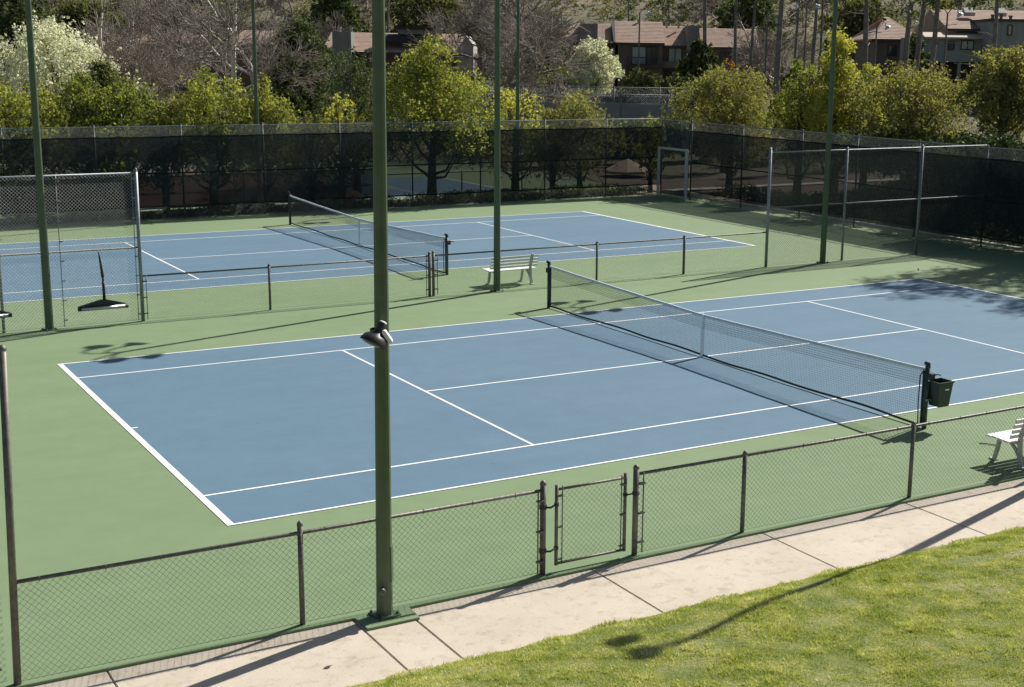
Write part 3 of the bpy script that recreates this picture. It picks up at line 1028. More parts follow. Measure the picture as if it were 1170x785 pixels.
def light_pole(x, y, label, h=9.6, r0=0.093, r1=0.060, arms=(58, 116, -60, -118), z0=0.0, shade='lampwhite', lean=(0, 0), far=False, group='tall green court light poles', polemat='pole', ls=1.0):
    root = thing('light_pole', label, 'light pole', (x, y, z0), 0, group)
    m_ = MB()
    lx_, ly_ = lean
    zs = [0, 0.4, 2, 4, 6, 8, h]
    m_.tube([(lx_ * z / h, ly_ * z / h, z) for z in zs], [r0 + (r1 - r0) * z / h for z in zs], 12 if not far else 8, smooth=False)
    m_.build('pole', M[polemat], root)
    if not far:
        m_ = MB()
        m_.box((0, 0, 0.010), (0.27, 0.27, 0.020), Matrix.Rotation(R(12), 3, 'Z'), bev=0.004)
        for a in (45, 135, 225, 315):
            c_ = Vector((0.15 * math.cos(R(a + 12)), 0.15 * math.sin(R(a + 12)), 0.0))
            m_.tube([c_, c_ + Vector((0, 0, 0.055))], 0.009, 8)
            m_.lathe(c_ + Vector((0, 0, 0.024)), (0, 0, 1), [(0, 0.02), (0.02, 0.02), (0.02, 0.001)], 6)
        m_.build('base_plate', M[polemat], root)
    for a in arms:
        dx, dy = math.cos(R(a)), math.sin(R(a))
        m_ = MB()
        pts = []
        for k in range(9):
            f = k / 8
            rr_ = 0.72 * f
            pts.append((lx_ + dx * rr_, ly_ + dy * rr_, h - 0.08 + 0.42 * math.sin(f * math.pi * 0.85)))
        m_.tube(pts, 0.03, 10)
        m_.build('arm', M[polemat], root)
        c_ = Vector(pts[-1]) + Vector((0, 0, -0.10))
        m_ = MB()
        bell(m_, c_, (dx * 0.7, dy * 0.7, -1), 0.68 * ls)
        sh = m_.build('lamp_shade', M[shade], root)
        m_ = MB()
        ax = Vector((dx * 0.7, dy * 0.7, -1)).normalized()
        m_.lathe(c_ + ax * 0.21 * ls, ax, [(-0.01, 0.215 * ls), (0.03, 0.18 * ls), (0.05, 0.09 * ls), (0.055, 0.001)], 24)
        m_.build('lens', M['lens'], sh)
    return root


near = light_pole(0.625, -3.74, 'green light pole in the foreground carrying a brown floodlight', h=8.85, r0=0.093, r1=0.058, arms=(72, 112), lean=(0.05, 0.0))
m_ = MB()
m_.tube([(-0.055, -0.06, 0.33), (-0.085, -0.125, 0.33)], 0.03, 14)
m_.lathe((-0.085, -0.125, 0.33), (-0.42, -0.9, 0.05), [(-0.02, 0.046), (0.02, 0.046), (0.025, 0.03), (0.025, 0.001)], 14)
m_.build('conduit_cap', M['pole'], near)
m_ = MB()
m_.box((0.075, -0.045, 0.62), (0.02, 0.10, 0.42), Matrix.Rotation(R(-35), 3, 'Z'), bev=0.004)
m_.build('handhole_cover', M['pole'], near)

# floodlight clamped on the near pole
fp = Vector((0.60, -3.74, 3.26))
fl = thing('floodlight', 'brown bell shaped floodlight clamped on the foreground pole', 'floodlight', fp)
camdir = Vector((CAMP[0] - fp.x, CAMP[1] - fp.y, 0)).normalized()
right = Vector((-camdir.y, camdir.x, 0))
ax = (Vector((0, 0, -1)) * 0.88 - right * 0.42 + camdir * 0.22).normalized()
c_ = camdir * 0.20 + right * 0.0 + Vector((0, 0, 0.02))
m_ = MB()
m_.lathe(c_, ax, [(-0.13, 0.001), (-0.13, 0.040), (-0.11, 0.047), (-0.095, 0.047), (-0.09, 0.053), (-0.07, 0.053), (-0.065, 0.048), (-0.03, 0.055), (0.00, 0.080), (0.03, 0.125), (0.07, 0.150), (0.10, 0.160), (0.112, 0.162), (0.112, 0.15), (0.08, 0.138), (0.03, 0.10), (0.02, 0.001)], 30)
sh = m_.build('housing', M['bronze'], fl)
m_ = MB()
m_.lathe(c_ - ax * 0.132, -ax, [(0, 0.041), (0.012, 0.039), (0.018, 0.02), (0.018, 0.001)], 20)
m_.build('cap', M['strap'], sh)
m_ = MB()
m_.lathe(c_ + ax * 0.105, ax, [(0.0, 0.148), (0.02, 0.125), (0.032, 0.07), (0.035, 0.001)], 26)
m_.build('lens', M['glass'], sh)
m_ = MB()
vp = c_ + right * 0.098 + Vector((0, 0, -0.025))
q = Matrix.Rotation(math.atan2(right.y, right.x), 3, 'Z') @ Matrix.Rotation(R(-33), 3, 'Y')
m_.box(vp, (0.042, 0.14, 0.17), q, bev=0.012)
m_.build('sunlit_side', M['strap'], fl)  # white slab imitating the sunlit right flank of the bell, sunlight put in as colour
m_ = MB()
m_.tube([camdir * 0.05, camdir * 0.11 + Vector((0, 0, 0.05)), c_ - ax * 0.09], 0.018, 10)
m_.lathe((0, 0, -0.04), (0, 0, 1), [(0, 0.088), (0.08, 0.088)], 20)
m_.build('bracket', M['bronze'], fl)

light_pole(12.05, -3.78, 'green light pole just right of the picture casting its shadow on the lawn', h=8.5, arms=(188, 155), ls=0.72)
light_pole(0.56, 14.62, 'green light pole in front of the tall fence panel at left', lean=(0.0, 0.0))
light_pole(11.88, 14.60, 'green light pole beside the white bench at the middle fence')
light_pole(23.22, 14.60, 'green light pole inside the tall fence at right')
light_pole(12.05, 34.20, 'slim green light pole behind the back fence, left of the foreground pole', r0=0.085, arms=(-72, -112))
light_pole(23.35, 34.20, 'slim green light pole behind the back fence, right of the bench pole', r0=0.085, arms=(-72, -112))

for i, (u, v, D, arms, lab) in enumerate([
        (731, 12, 112, (-30,), 'distant lamp pole in front of the brown townhouse balcony'),
        (877, 20, 108, (-30,), 'distant lamp pole among the tall trunks right of the brown townhouses'),
        (1002, 27, 104, (-30,), 'distant lamp pole just behind the bright yellow tree'),
        (1083, 12, 92, (150, -30), 'distant pole with two pale lamps before the grey house'),
        (922, 3, 104, (150, -30), 'distant pole with two pale lamps left of the bright yellow tree')]):
    P = at(u, v, D)
    g = float(H(P.x, P.y))
    light_pole(P.x, P.y, lab, h=P.z - g - 0.15, r0=0.09, r1=0.055, arms=arms, z0=g, far=True, group='distant lamp poles', polemat='darkpipe')

mb = MB()
mb.lathe((24.81, 12.13, 0.042), (0, 0, 1), [(0.033 * math.sin(t_), max(0.001, 0.033 * math.cos(t_))) for t_ in np.linspace(-math.pi / 2, math.pi / 2, 9)], 14)
tag(mb.build('tennis_ball', M['balltennis']), 'pale tennis ball lying on green paint beyond the near court corner', 'ball')


mb = MB()
lc = Vector((-0.42, -4.66, -0.022))
mb.add([lc + Vector(p) for p in ((-0.05, 0, 0.004), (0, -0.022, 0.0), (0.06, 0.004, 0.012), (0.005, 0.024, 0.006), (0, 0, 0.002))], [(0, 1, 4), (1, 2, 4), (2, 3, 4), (3, 0, 4)])
tag(mb.build('fallen_leaf', M['mulch']), 'small dry brown leaf lying on the sidewalk left of the joint', 'leaf')
mb = MB()
mb.tube([(12.0, -2.05, 0.012), (12.09, -2.16, 0.016), (12.16, -2.3, 0.012)], 0.008, 5)
tag(mb.build('twig', M['mulch']), 'thin dark twig lying on the green paint between the bin and the right bench', 'twig')


# ---------------------------------------------------------------- foliage
def leaves(centres, radii, per, size, outward=None, flat=1.0, g=None):
    """centres (n,3), radii (n,), per leaves each -> quads"""
    g = g or rng
    n_ = len(centres)
    C = np.repeat(centres, per, axis=0)
    Rr = np.repeat(radii, per)[:, None]
    d_ = g.normal(size=(n_ * per, 3))
    d_ /= np.linalg.norm(d_, axis=1)[:, None]
    P = C + d_ * Rr * (g.uniform(0, 1, (n_ * per, 1)) ** 0.5) * np.array([1, 1, flat])
    nrm = g.normal(size=P.shape) + d_ * 0.5 + np.array([0, 0, 0.45])
    nrm /= np.linalg.norm(nrm, axis=1)[:, None]
    a = np.cross(nrm, g.normal(size=P.shape))
    a /= np.linalg.norm(a, axis=1)[:, None]
    b_ = np.cross(nrm, a)
    sz = size * g.uniform(0.6, 1.35, (len(P), 1))
    V = np.stack([P - a * sz, P + b_ * sz * 0.5 + nrm * sz * 0.15, P + a * sz, P - b_ * sz * 0.5 + nrm * sz * 0.15], 1)
    return V.reshape(-1, 3)


def quads(V):
    return np.arange(len(V)).reshape(-1, 4)


def tree(label, x, y, h, w, mat, name='leafy_tree', shape='round', trunk=0.25, n=5200, size=0.064, seed=1, group=None, bark='bark', zb=None, gaps=0.0, w2=None):
    g = np.random.default_rng(seed)
    z0 = float(H(x, y)) if zb is None else zb
    root = thing(name, label, 'tree', (x, y, z0), 0, group)
    w2 = w2 or w
    ch = h * (1 - trunk)
    nb = 15
    blobs = []
    for k in range(nb):
        f = (k + 0.5) / nb
        if shape == 'cone':
            env = (1 - f) ** 0.62 * (0.6 + 0.4 * min(1, f * 4)) * 1.1
        elif shape == 'flat':
            env = math.sin(math.pi * (0.25 + 0.6 * f))
        else:
            env = math.sin(math.pi * (0.13 + 0.80 * f)) ** 0.8
        env = max(env, 0.12)
        th_ = k * 2.4 + g.uniform(-.5, .5)
        rr_ = g.uniform(0.25, 0.72) * env
        br = (0.42 * env + 0.08) * g.uniform(0.8, 1.2)
        blobs.append((math.cos(th_) * rr_ * w, math.sin(th_) * rr_ * w2, h * trunk + ch * f * 0.93 + 0.03 * h, br * w, br * w * g.uniform(0.7, 1.0)))
    B = np.array(blobs)
    per = 13
    nc = n // per
    wts = B[:, 3] ** 2
    ch_ = g.choice(nb, nc, p=wts / wts.sum())
    d_ = g.normal(size=(nc, 3))
    d_ /= np.linalg.norm(d_, axis=1)[:, None]
    d_[:, 2] = np.where(d_[:, 2] < -0.3, -d_[:, 2], d_[:, 2])
    rad = g.uniform(0.45, 1.0, nc) ** 0.6 * g.choice([1.0, 1.0, 1.0, 1.22], nc)
    C = B[ch_, :3] + d_ * rad[:, None] * np.stack([B[ch_, 3], B[ch_, 3], B[ch_, 4]], -1)
    C[:, 2] = np.maximum(C[:, 2], h * trunk * 0.75)
    V = leaves(C, g.uniform(0.10, 0.26, nc) * (w / 2.2) ** 0.5, per, size, g=g, flat=1.7)
    # stray sprigs that break the outline
    ns = nc // 7
    pick = g.choice(nc, ns)
    out = d_[pick] * B[ch_[pick], 3][:, None]
    C2 = B[ch_[pick], :3] + out * g.uniform(1.0, 1.35, (ns, 1)) + np.array([0, 0, 0.1])
    V = np.concatenate([V, leaves(C2, np.full(ns, 0.10), 6, size, g=g)])
    link('crown', np_mesh('crown', V, quads(V), mat, 4), root)
    # trunk with limbs
    m_ = MB()
    r0 = 0.028 * h + 0.02
    bendx, bendy = g.uniform(-.15, .15, 2) * h * 0.3
    spine = [Vector((bendx * t_ ** 2, bendy * t_ ** 2, -0.1 + t_ * h * 0.8)) for t_ in (0, .15, .35, .6, .85, 1)]
    m_.tube(spine, [r0 * 1.25, r0, r0 * 0.8, r0 * 0.5, r0 * 0.25, 0.012], 9)
    for k in range(0, nb, 1):
        bx_ = Vector(B[k, :3])
        t_ = max(0.18, min(0.85, (bx_.z / h - 0.18)))
        s_ = Vector((bendx * t_ ** 2, bendy * t_ ** 2, t_ * h * 0.8))
        mid_ = (s_ + bx_) / 2 + Vector((g.uniform(-.1, .1), g.uniform(-.1, .1), -0.08 * h * g.uniform(0, 1)))
        m_.tube([s_, mid_, bx_], [r0 * 0.42, r0 * 0.26, 0.012], 6)
        for q_ in range(3):
            e = bx_ + Vector(g.normal(size=3)) * B[k, 3] * 0.6
            m_.tube([mid_.lerp(bx_, g.uniform(0.3, 1)), e], [r0 * 0.14, 0.006], 4)
    m_.build('trunk', M[bark], root)
    return root


def T(label, u, vtop, wpx, y, mat, D=None, **kw):
    """a tree whose crown top is seen at u, vtop, standing on the row at depth y"""
    if D:
        P = at(u, vtop, D)
    else:
        P = at_y(u, vtop, y)
    d = depth_of(P.x, P.y)
    g = kw.get('zb')
    g = float(H(P.x, P.y)) if g is None else g
    kw.setdefault('trunk', 0.16)
    kw['n'] = int(kw.get('n', 5200) * 1.95)
    kx = 1.42 if kw.get('group') == RG else 1.05
    return tree(label, P.x, P.y, (P.z - g) * 0.94, wpx * d / FPX * kx, M[mat], **kw)


# row of small trees in the planting strip just behind the back fence
RG = 'small trees in the planting strip behind the back fence'
T('yellow green tree behind the back fence at the far left edge', 14, 92, 50, 35.4, 'lf_yellowgreen', seed=2, zb=0, group=RG, shape='round')
T('dense deep green tree behind the back fence below the white blossom', 92, 72, 46, 35.6, 'lf_green', seed=13, zb=0, group=RG, shape='cone', n=7500)
T('deep green tree with yellow tips right of the dense one at left', 142, 84, 38, 35.9, 'lf_green', seed=4, zb=0, group=RG, shape='round', n=4800)
T('small thin yellow sapling left of the wide lime tree', 184, 108, 20, 35.4, 'lf_olive', seed=5, zb=0, group=RG, n=1300)
T('lime green tree left half of the pair behind the slim pole', 238, 76, 44, 35.6, 'lf_yellowgreen', seed=6, zb=0, group=RG, shape='round', n=6500)
T('lime green tree right beside the slim back pole', 304, 78, 40, 35.8, 'lf_yellowgreen', seed=7, zb=0, group=RG, shape='cone', n=5500)
T('small sparse yellowing shrubby tree left of the foreground pole', 352, 120, 20, 35.4, 'lf_olive', seed=8, zb=0, group=RG, n=1300)
T('small pale yellow green tree just left of the foreground pole', 388, 100, 22, 35.4, 'lf_bright', seed=9, zb=0, group=RG, n=1900)
T('arching olive tree with hanging crown left of the foreground pole', 405, 56, 46, 39.5, 'lf_dark', seed=10, zb=0, shape='flat', n=5000, group=RG)
T('large pointed yellow green tree right of the foreground pole', 492, 38, 62, 35.7, 'lf_yellowgreen', seed=11, zb=0, group=RG, shape='cone', n=12500, trunk=0.24)
T('slender yellow and russet tree right of the bench pole', 588, 98, 32, 35.4, 'lf_bright', seed=12, zb=0, group=RG, n=2600)
T('olive tree with rusty tips right of the back slim pole', 632, 114, 26, 35.4, 'lf_olive', seed=33, zb=0, group=RG, n=1900)
T('low olive tree left of the back corner gate', 664, 104, 38, 35.5, 'lf_olive', seed=14, zb=0, group=RG, n=3600)
T('thin yellow sprig of a tree right at the back corner post', 745, 128, 16, 35.6, 'lf_yellowgreen', seed=15, zb=0, group=RG, n=1000)
# beyond the right hand fence
RH = 'trees beyond the right hand fence'
T('broad olive tree beyond the back corner', 838, 76, 62, 0, 'lf_olive', D=63, seed=16, group=RH, n=10500, trunk=0.2)
T('orange topped tree behind the broad olive tree', 832, 56, 30, 0, 'lf_orange', D=74, seed=17, group=RH, n=2600, shape='cone')
T('bright yellow tree with many spires beyond the right pole', 962, 24, 54, 0, 'lf_bright', D=60, seed=18, group=RH, n=12500, trunk=0.22, shape='cone')
T('bright yellow tree of rounder form right of the spired one', 994, 62, 26, 0, 'lf_bright', D=59, seed=38, group=RH, n=3500, trunk=0.25)
T('green tree at the foot of the bright yellow tree', 918, 62, 36, 0, 'lf_yellowgreen', D=61, seed=39, group=RH, n=4600, trunk=0.2)
T('olive tree with bare dark branches below the hip roofed house', 1048, 70, 64, 0, 'lf_olive', D=56, seed=19, group=RH, n=7500, trunk=0.18)
T('olive tree at the right edge in front of the grey house', 1152, 52, 54, 0, 'lf_olive', D=53, seed=20, group=RH, n=7500, trunk=0.2)
for i, (x, y, h, w_, tk) in enumerate([(38.3, 14.2, 12.6, 2.4, 0.6), (38.2, 10.4, 11.8, 2.4, 0.58), (33.0, 11.6, 6.0, 2.0, 0.25)]):
    tree(['high crowned tree right of the picture casting shade on the near court corner', 'broad tree further right of the picture beyond the side fence', 'low bushy tree just right of the picture behind the ivy hedge'][i], x, y, h, w_, M['lf_green'], seed=50 + i, group=RH, n=9000, trunk=tk)

# second row, beyond
T('large white blossoming tree behind the row at far left', 58, 28, 84, 0, 'lf_white', D=82, name='blossom_tree', seed=21, n=8500, size=0.10, trunk=0.12, group='white blossoming trees')
T('small round white blossoming tree before the brown townhouses', 678, 40, 31, 0, 'lf_white', D=98, name='blossom_tree', seed=22, n=8000, size=0.10, trunk=0.15, group='white blossoming trees')
T('pale blossoming shrub right of the large white one', 118, 66, 36, 0, 'lf_sage', D=80, name='blossom_tree', seed=63, n=4500, size=0.10, trunk=0.1, group='white blossoming trees')
T('tall dark evergreen tree left of the chimney house', 340, 12, 38, 0, 'lf_dark', D=88, name='evergreen_tree', seed=23, n=9500, size=0.11, trunk=0.12)
T('dark round evergreen shrub below the tall evergreen', 325, 56, 24, 0, 'lf_dark', D=84, name='evergreen_tree', seed=24, n=3000, size=0.11, trunk=0.12)
T('dark bushy evergreen right of the brown townhouses', 800, 44, 26, 0, 'lf_dark', D=112, name='evergreen_tree', seed=25, n=5500, size=0.14, trunk=0.06)
T('low green bush under the white blossom by the townhouses', 640, 76, 34, 0, 'lf_green', D=100, name='bush', seed=26, n=3000, size=0.12, trunk=0.02)
T('grey green bush at the foot of the townhouse balcony', 735, 80, 30, 0, 'lf_sage', D=108, name='bush', seed=27, n=2400, size=0.12, trunk=0.02)
T('grey green bush left of the dark bushy evergreen', 776, 86, 24, 0, 'lf_sage', D=108, name='bush', seed=28, n=1800, size=0.12, trunk=0.02)
T('olive tree at the top left corner over the blossom', 22, -20, 52, 0, 'lf_dark', D=112, name='tall_tree', seed=29, n=5000, size=0.16, trunk=0.2)
T('bright green crowned tree above the blossom at top left', 92, -6, 46, 0, 'lf_sage', D=104, name='tall_tree', seed=30, n=6500, size=0.13, trunk=0.25)
T('dark pine like tree above the chimney house', 388, -26, 34, 0, 'lf_dark', D=150, name='tall_tree', seed=31, n=4500, size=0.2, trunk=0.2)
T('pale olive tree above the dormer roof', 478, -22, 44, 0, 'lf_sage', D=160, name='tall_tree', seed=32, n=5000, size=0.2, trunk=0.2)
T('olive gold tree left of the townhouse roof', 618, 6, 36, 0, 'lf_sage', D=122, name='tall_tree', seed=34, n=4500, size=0.15, trunk=0.2)
T('dark olive tree over the hip roof at right', 1075, -8, 26, 0, 'lf_olive', D=132, name='tall_tree', seed=35, n=3800, size=0.17, trunk=0.3)
T('dark evergreen behind the trunks left of the yellow tree', 858, -14, 40, 0, 'lf_dark', D=160, name='tall_tree', seed=36, n=4200, size=0.22, trunk=0.25)
T('green tree behind the bright yellow tree spires', 985, -10, 44, 0, 'lf_sage', D=150, name='tall_tree', seed=37, n=5000, size=0.2, trunk=0.2)
T('dark shrub in the gap between the trunk and the yellow tree', 902, 74, 22, 0, 'lf_dark', D=98, name='bush', seed=64, n=2400, size=0.12, trunk=0.02)
T('dark evergreen tree between the hip roof and the grey house', 1048, 34, 17, 0, 'lf_dark', D=108, name='evergreen_tree', seed=65, n=2800, size=0.13, trunk=0.05)


# ---------------------------------------------------------------- bare trees
def bare_mesh(seed, h, spread, levels=6, lean=0.0):
    g = np.random.default_rng(seed)
    P0, P1, R0 = [], [], []

    def grow(p, d, L, r, lev):
        nseg = 3 if lev < 3 else 2
        for k in range(nseg):
            d = (d + Vector(g.normal(size=3)) * 0.16 + Vector((0, 0, 0.05))).normalized()
            q_ = p + d * (L / nseg)
            P0.append(tuple(p)); P1.append(tuple(q_)); R0.append(r)
            p = q_
            r *= 0.88
            if lev < levels and k >= (1 if lev == 0 else 0):
                for _ in range(1 if lev < 2 else 2):
                    ax_ = Vector(g.normal(size=3)).cross(d).normalized()
                    nd = Matrix.Rotation(R(g.uniform(28, 62)), 3, ax_) @ d
                    nd.z = nd.z * (0.8 if spread > 1 else 1.0) + 0.05
                    grow(p, nd.normalized(), L * g.uniform(0.55, 0.8), r * 0.6, lev + 1)
        if lev < levels:
            grow(p, d, L * 0.72, r, lev + 1)
    grow(Vector((0, 0, 0)), Vector((lean, 0, 1)).normalized(), h * 0.29, h * 0.020, 0)
    return np.array(P0), np.array(P1), np.array(R0)


def split_mesh(name, P0, P1, R0, mat):
    vs, fs = [], []
    wires(vs, fs, P0, P1, np.maximum(R0, 0.012))
    return np_mesh(name, np.concatenate(vs), np.concatenate(fs), mat, 4)


def bare_tree(label, seed, u, vbase, D, h, spread=1.0, lean=0, levels=5, rz=0, limbmat='twig'):
    P = at(u, vbase, D)
    z0 = float(H(P.x, P.y))
    root = thing('bare_tree', label, 'tree', (P.x, P.y, z0 - 0.1), rz, 'leafless winter trees')
    P0, P1, R0 = bare_mesh(seed, h, spread, levels, lean)
    big = R0 > h * 0.0042
    link('trunk', split_mesh('trunk', P0[big], P1[big], R0[big], M[limbmat]), root)
    link('twigs', split_mesh('twigs', P0[~big], P1[~big], R0[~big], M['twig']), root)
    return root


BT = {}
bt = bare_tree('leafless tree with a pale leaning trunk behind the lime green trees', 3, 268, 90, 86, 13, 1.2, -0.45, 5, 0.2, 'barkpale')
bt2 = bare_tree('spreading leafless tree with pale limbs at upper left', 8, 216, 95, 92, 14, 1.2, -0.55, 5, R(-31), 'barkpale')
bt3 = bare_tree('large dark leafless tree right of the foreground pole', 15, 568, 96, 84, 15, 1.0, 0.1, 5, 1.0, 'pinebark')
bt4 = bare_tree('tall leafless tree left of the brown townhouses', 21, 576, 92, 104, 12.5, 1.0, 0.0, 5, 0)
cop = [
    (bt, 150, 96, 'leafless tree behind the pale blossoming shrub'),
    (bt2, 178, 112, 'leafless tree above the small sapling at left'),
    (bt4, 236, 118, 'leafless tree above the lime green tree'),
    (bt4, 196, 136, 'grey leafless tree before the salmon wall'),
    (bt2, 288, 132, 'grey leafless tree behind the slim back pole'),
    (bt4, 362, 146, 'leafless tree behind the chimney'),
    (bt3, 556, 122, 'leafless tree beside the pale gable wall'),
    (bt4, 548, 118, 'leafless tree left of the bench pole top'),
    (bt2, 130, 140, 'leafless tree behind the small orange roof'),
    (bt4, 60, 138, 'leafless tree behind the large blossom'),
    (bt2, 512, 168, 'leafless tree above the dormer'),
    (bt2, 905, 128, 'leafless tree left of the bright yellow spires'),
]
for k, (src, u, D, lab) in enumerate(cop):
    P = at(u, 90, D)
    dup(src, (P.x, P.y, float(H(P.x, P.y)) - 0.1), 0.9 * k + 0.3, lab, 0.85 + 0.08 * (k % 5))


# tall trunks (crowns mostly above the picture)
def tall_trunk(label, u, D, r, h, pale=False, lean=0.0, seed=0, crown=True):
    g = np.random.default_rng(seed + 100)
    r *= 0.78
    P = at(u, 90, D)
    z0 = float(H(P.x, P.y))
    root = thing('tall_tree', label, 'tree', (P.x, P.y, z0), 0, 'tall slender trees')
    m_ = MB()
    pts = [Vector((lean * z / h * 1.6 + 0.12 * math.sin(z * 0.5 + seed), 0.1 * math.cos(z * 0.4 + seed), z)) for z in np.linspace(-0.3, h, 9)]
    m_.tube(pts, list(np.linspace(r * 1.15, r * 0.3, 9)), 10)
    for k in range(12):
        z = g.uniform(0.22, 0.95) * h
        p_ = Vector((lean * z / h * 1.6, 0, z))
        a_ = g.uniform(0, 6.28)
        e = p_ + Vector((math.cos(a_), math.sin(a_), g.uniform(-0.1, 0.6))) * g.uniform(1.0, 2.6)
        m_.tube([p_, (p_ + e) / 2 + Vector((0, 0, 0.15)), e], [r * 0.25, r * 0.14, 0.02], 5)
    m_.build('trunk', M['pinebark'], root)
    nc = 130
    zc = h * g.uniform(0.5, 1.02, nc)
    rad = (1.02 - zc / h) * 3.0 + 0.5
    a_ = g.uniform(0, 6.28, nc)
    rr_ = rad * g.uniform(0.2, 1, nc)
    C = np.stack([np.cos(a_) * rr_ + lean * zc / h * 1.6, np.sin(a_) * rr_, zc], -1)
    V = leaves(C, g.uniform(0.3, 0.7, nc), 12, 0.15, flat=0.6, g=g)
    link('crown', np_mesh('crown', V, quads(V), M['lf_dark'], 4), root)


for i, (u, D, r, h, lab, ln2) in enumerate([
        (803, 118, 0.26, 19, 'thick dark trunk before the townhouse end roof', 0),
        (838, 116, 0.20, 18, 'dark trunk right of the thick one by the end roof', 0.1),
        (855, 113, 0.17, 17, 'leaning dark trunk left of the distant lamp', 0.6),
        (889, 96, 0.30, 18, 'thick grey trunk left of the bright yellow tree', 0),
        (908, 118, 0.17, 18, 'slim trunk immediately right of the thick grey one', 0),
        (926, 112, 0.22, 18, 'dark trunk behind the bright yellow tree at its left', 0.3),
        (934, 113, 0.15, 18, 'thin pale trunk touching the yellow tree left spires', 0.2),
        (986, 108, 0.30, 18, 'thick trunk rising between the yellow tree spires', 0),
        (1028, 92, 0.27, 18, 'left one of two close trunks before the hip roof', 0.9),
        (1043, 92, 0.26, 18, 'right one of two close trunks before the hip roof', 0.8),
        (1065, 84, 0.25, 17, 'pale trunk in front of the grey house left corner', 0),
        (1135, 88, 0.20, 17, 'trunk in front of the taller grey wall at right', -0.3),
        (762, 160, 0.18, 14, 'small dark hillside trunk above the townhouse roof', 0),
        (716, 168, 0.15, 12, 'thin hillside trunk behind the townhouse ridge', 0),
        (445, 150, 0.22, 18, 'trunk behind the dormer house beside the foreground pole', 0)]):
    tall_trunk(lab, u, D, r, h, seed=i, lean=ln2)

# hillside wood and scrub: one mass
g = np.random.default_rng(91)
P0s, P1s, Rs = [], [], []
for k in range(4):
    b0, b1, br = bare_mesh(200 + k, 10, 1.0, 4)
    P0s.append(b0); P1s.append(b1); Rs.append(br)
vs, fs = [], []
for k in range(230):
    D = g.uniform(160, 300)
    u = g.uniform(-90, 1260)
    if 600 < u < 800 and D < 235:
        continue
    P = at(u, 50, D)
    a_ = g.uniform(0, 6.28)
    ca, sa = math.cos(a_), math.sin(a_)
    j = k % 4
    s_ = g.uniform(0.6, 1.2)
    Rm = np.array([[ca, -sa, 0], [sa, ca, 0], [0, 0, 1]]).T * s_
    o_ = np.array([P.x, P.y, float(H(P.x, P.y)) - 0.2])
    sel = np.ones(len(P0s[j]), bool)
    wires(vs, fs, P0s[j] @ Rm + o_, P1s[j] @ Rm + o_, np.maximum(Rs[j] * s_, 0.03))
me = np_mesh('hillside_wood', np.concatenate(vs), np.concatenate(fs), M['twig'], 4)
tag(kind(link('hillside_wood', me), 'stuff'), 'mass of leafless grey trees covering the hillside behind the houses', 'woodland')

nc = 5200
Dd = 156 + g.uniform(0, 1, nc) ** 1.4 * 170
uu = g.uniform(-120, 1290, nc)
C = np.array([[*at(a, 40, b_).xy] for a, b_ in zip(uu, Dd)])
Zc = H(C[:, 0], C[:, 1])
rad = g.uniform(0.5, 1.5, nc)
C = np.column_stack([C, Zc + rad * 0.45])
V = leaves(C, rad, 34, 0.20, flat=0.62, g=g)
me = np_mesh('hillside_scrub', V, quads(V), M['lf_scrub'], 4)
tag(kind(link('hillside_scrub', me), 'stuff'), 'dense olive and grey scrub on the hillside behind the houses', 'scrub')

# undergrowth between the courts and the houses
nc = 3300
Dd = g.uniform(76, 152, nc)
uu = g.uniform(-120, 1290, nc)
C = np.array([[*at(a, 90, b_).xy] for a, b_ in zip(uu, Dd)])
keep = ~((uu > 500) & (uu < 800) & (Dd < 100)) & ~((uu > 140) & (uu < 182) & (Dd < 112) & (Dd > 84))
C = C[keep]
rad = g.uniform(0.3, 1.0, len(C))
C = np.column_stack([C, H(C[:, 0], C[:, 1]) + rad * 0.4])
V = leaves(C, rad, 30, 0.12, flat=0.7, g=g)
me = np_mesh('undergrowth', V, quads(V), M['lf_dry'], 4)
tag(kind(link('undergrowth', me), 'stuff'), 'dry brown and olive undergrowth below the leafless trees', 'undergrowth')

# planting strip behind the back fence: ivy and pale ground cover
mb = MB()
rect(mb, -16.5, 34.0, 30.1, 36.35, -0.02)
rect(mb, 31.5, -10, 45, 40, -0.04)
kind(mb.build('planting_bed', M['mulch']), 'structure')
nc = 1900
xs_ = g.uniform(-10, 30.0, nc)
ys_ = g.uniform(34.1, 35.2, nc)
hgt = 0.20 + 0.10 * np.sin(xs_ * 1.3) + 0.06 * np.sin(xs_ * 3.7)
C = np.stack([xs_, ys_, hgt * g.uniform(0.3, 1, nc)], -1)
V = leaves(C, np.full(nc, 0.16), 14, 0.055, g=g)
me = np_mesh('ivy_groundcover', V, quads(V), M['lf_ivy'], 4)
tag(kind(link('ivy_groundcover', me), 'stuff'), 'dark ivy ground cover at the foot of the back fence', 'ground cover')
nc = 800
xs_ = np.concatenate([g.uniform(20.4, 23.4, 240), g.uniform(25.5, 28.3, 280), g.uniform(14, 30, 280)])
ys_ = g.uniform(34.1, 34.9, nc)
C = np.stack([xs_, ys_, g.uniform(0.15, 0.42, nc)], -1)
C = np.concatenate([C, np.stack([g.uniform(31.7, 33.2, 520), g.uniform(22.5, 31.3, 520), g.uniform(0.1, 0.6, 520)], -1)])
V = leaves(C, np.full(len(C), 0.15), 12, 0.05, g=g)
me = np_mesh('pale_groundcover', V, quads(V), M['lf_cover'], 4)
tag(kind(link('pale_groundcover', me), 'stuff'), 'pale leaved ground cover catching sun behind the fence base', 'ground cover')

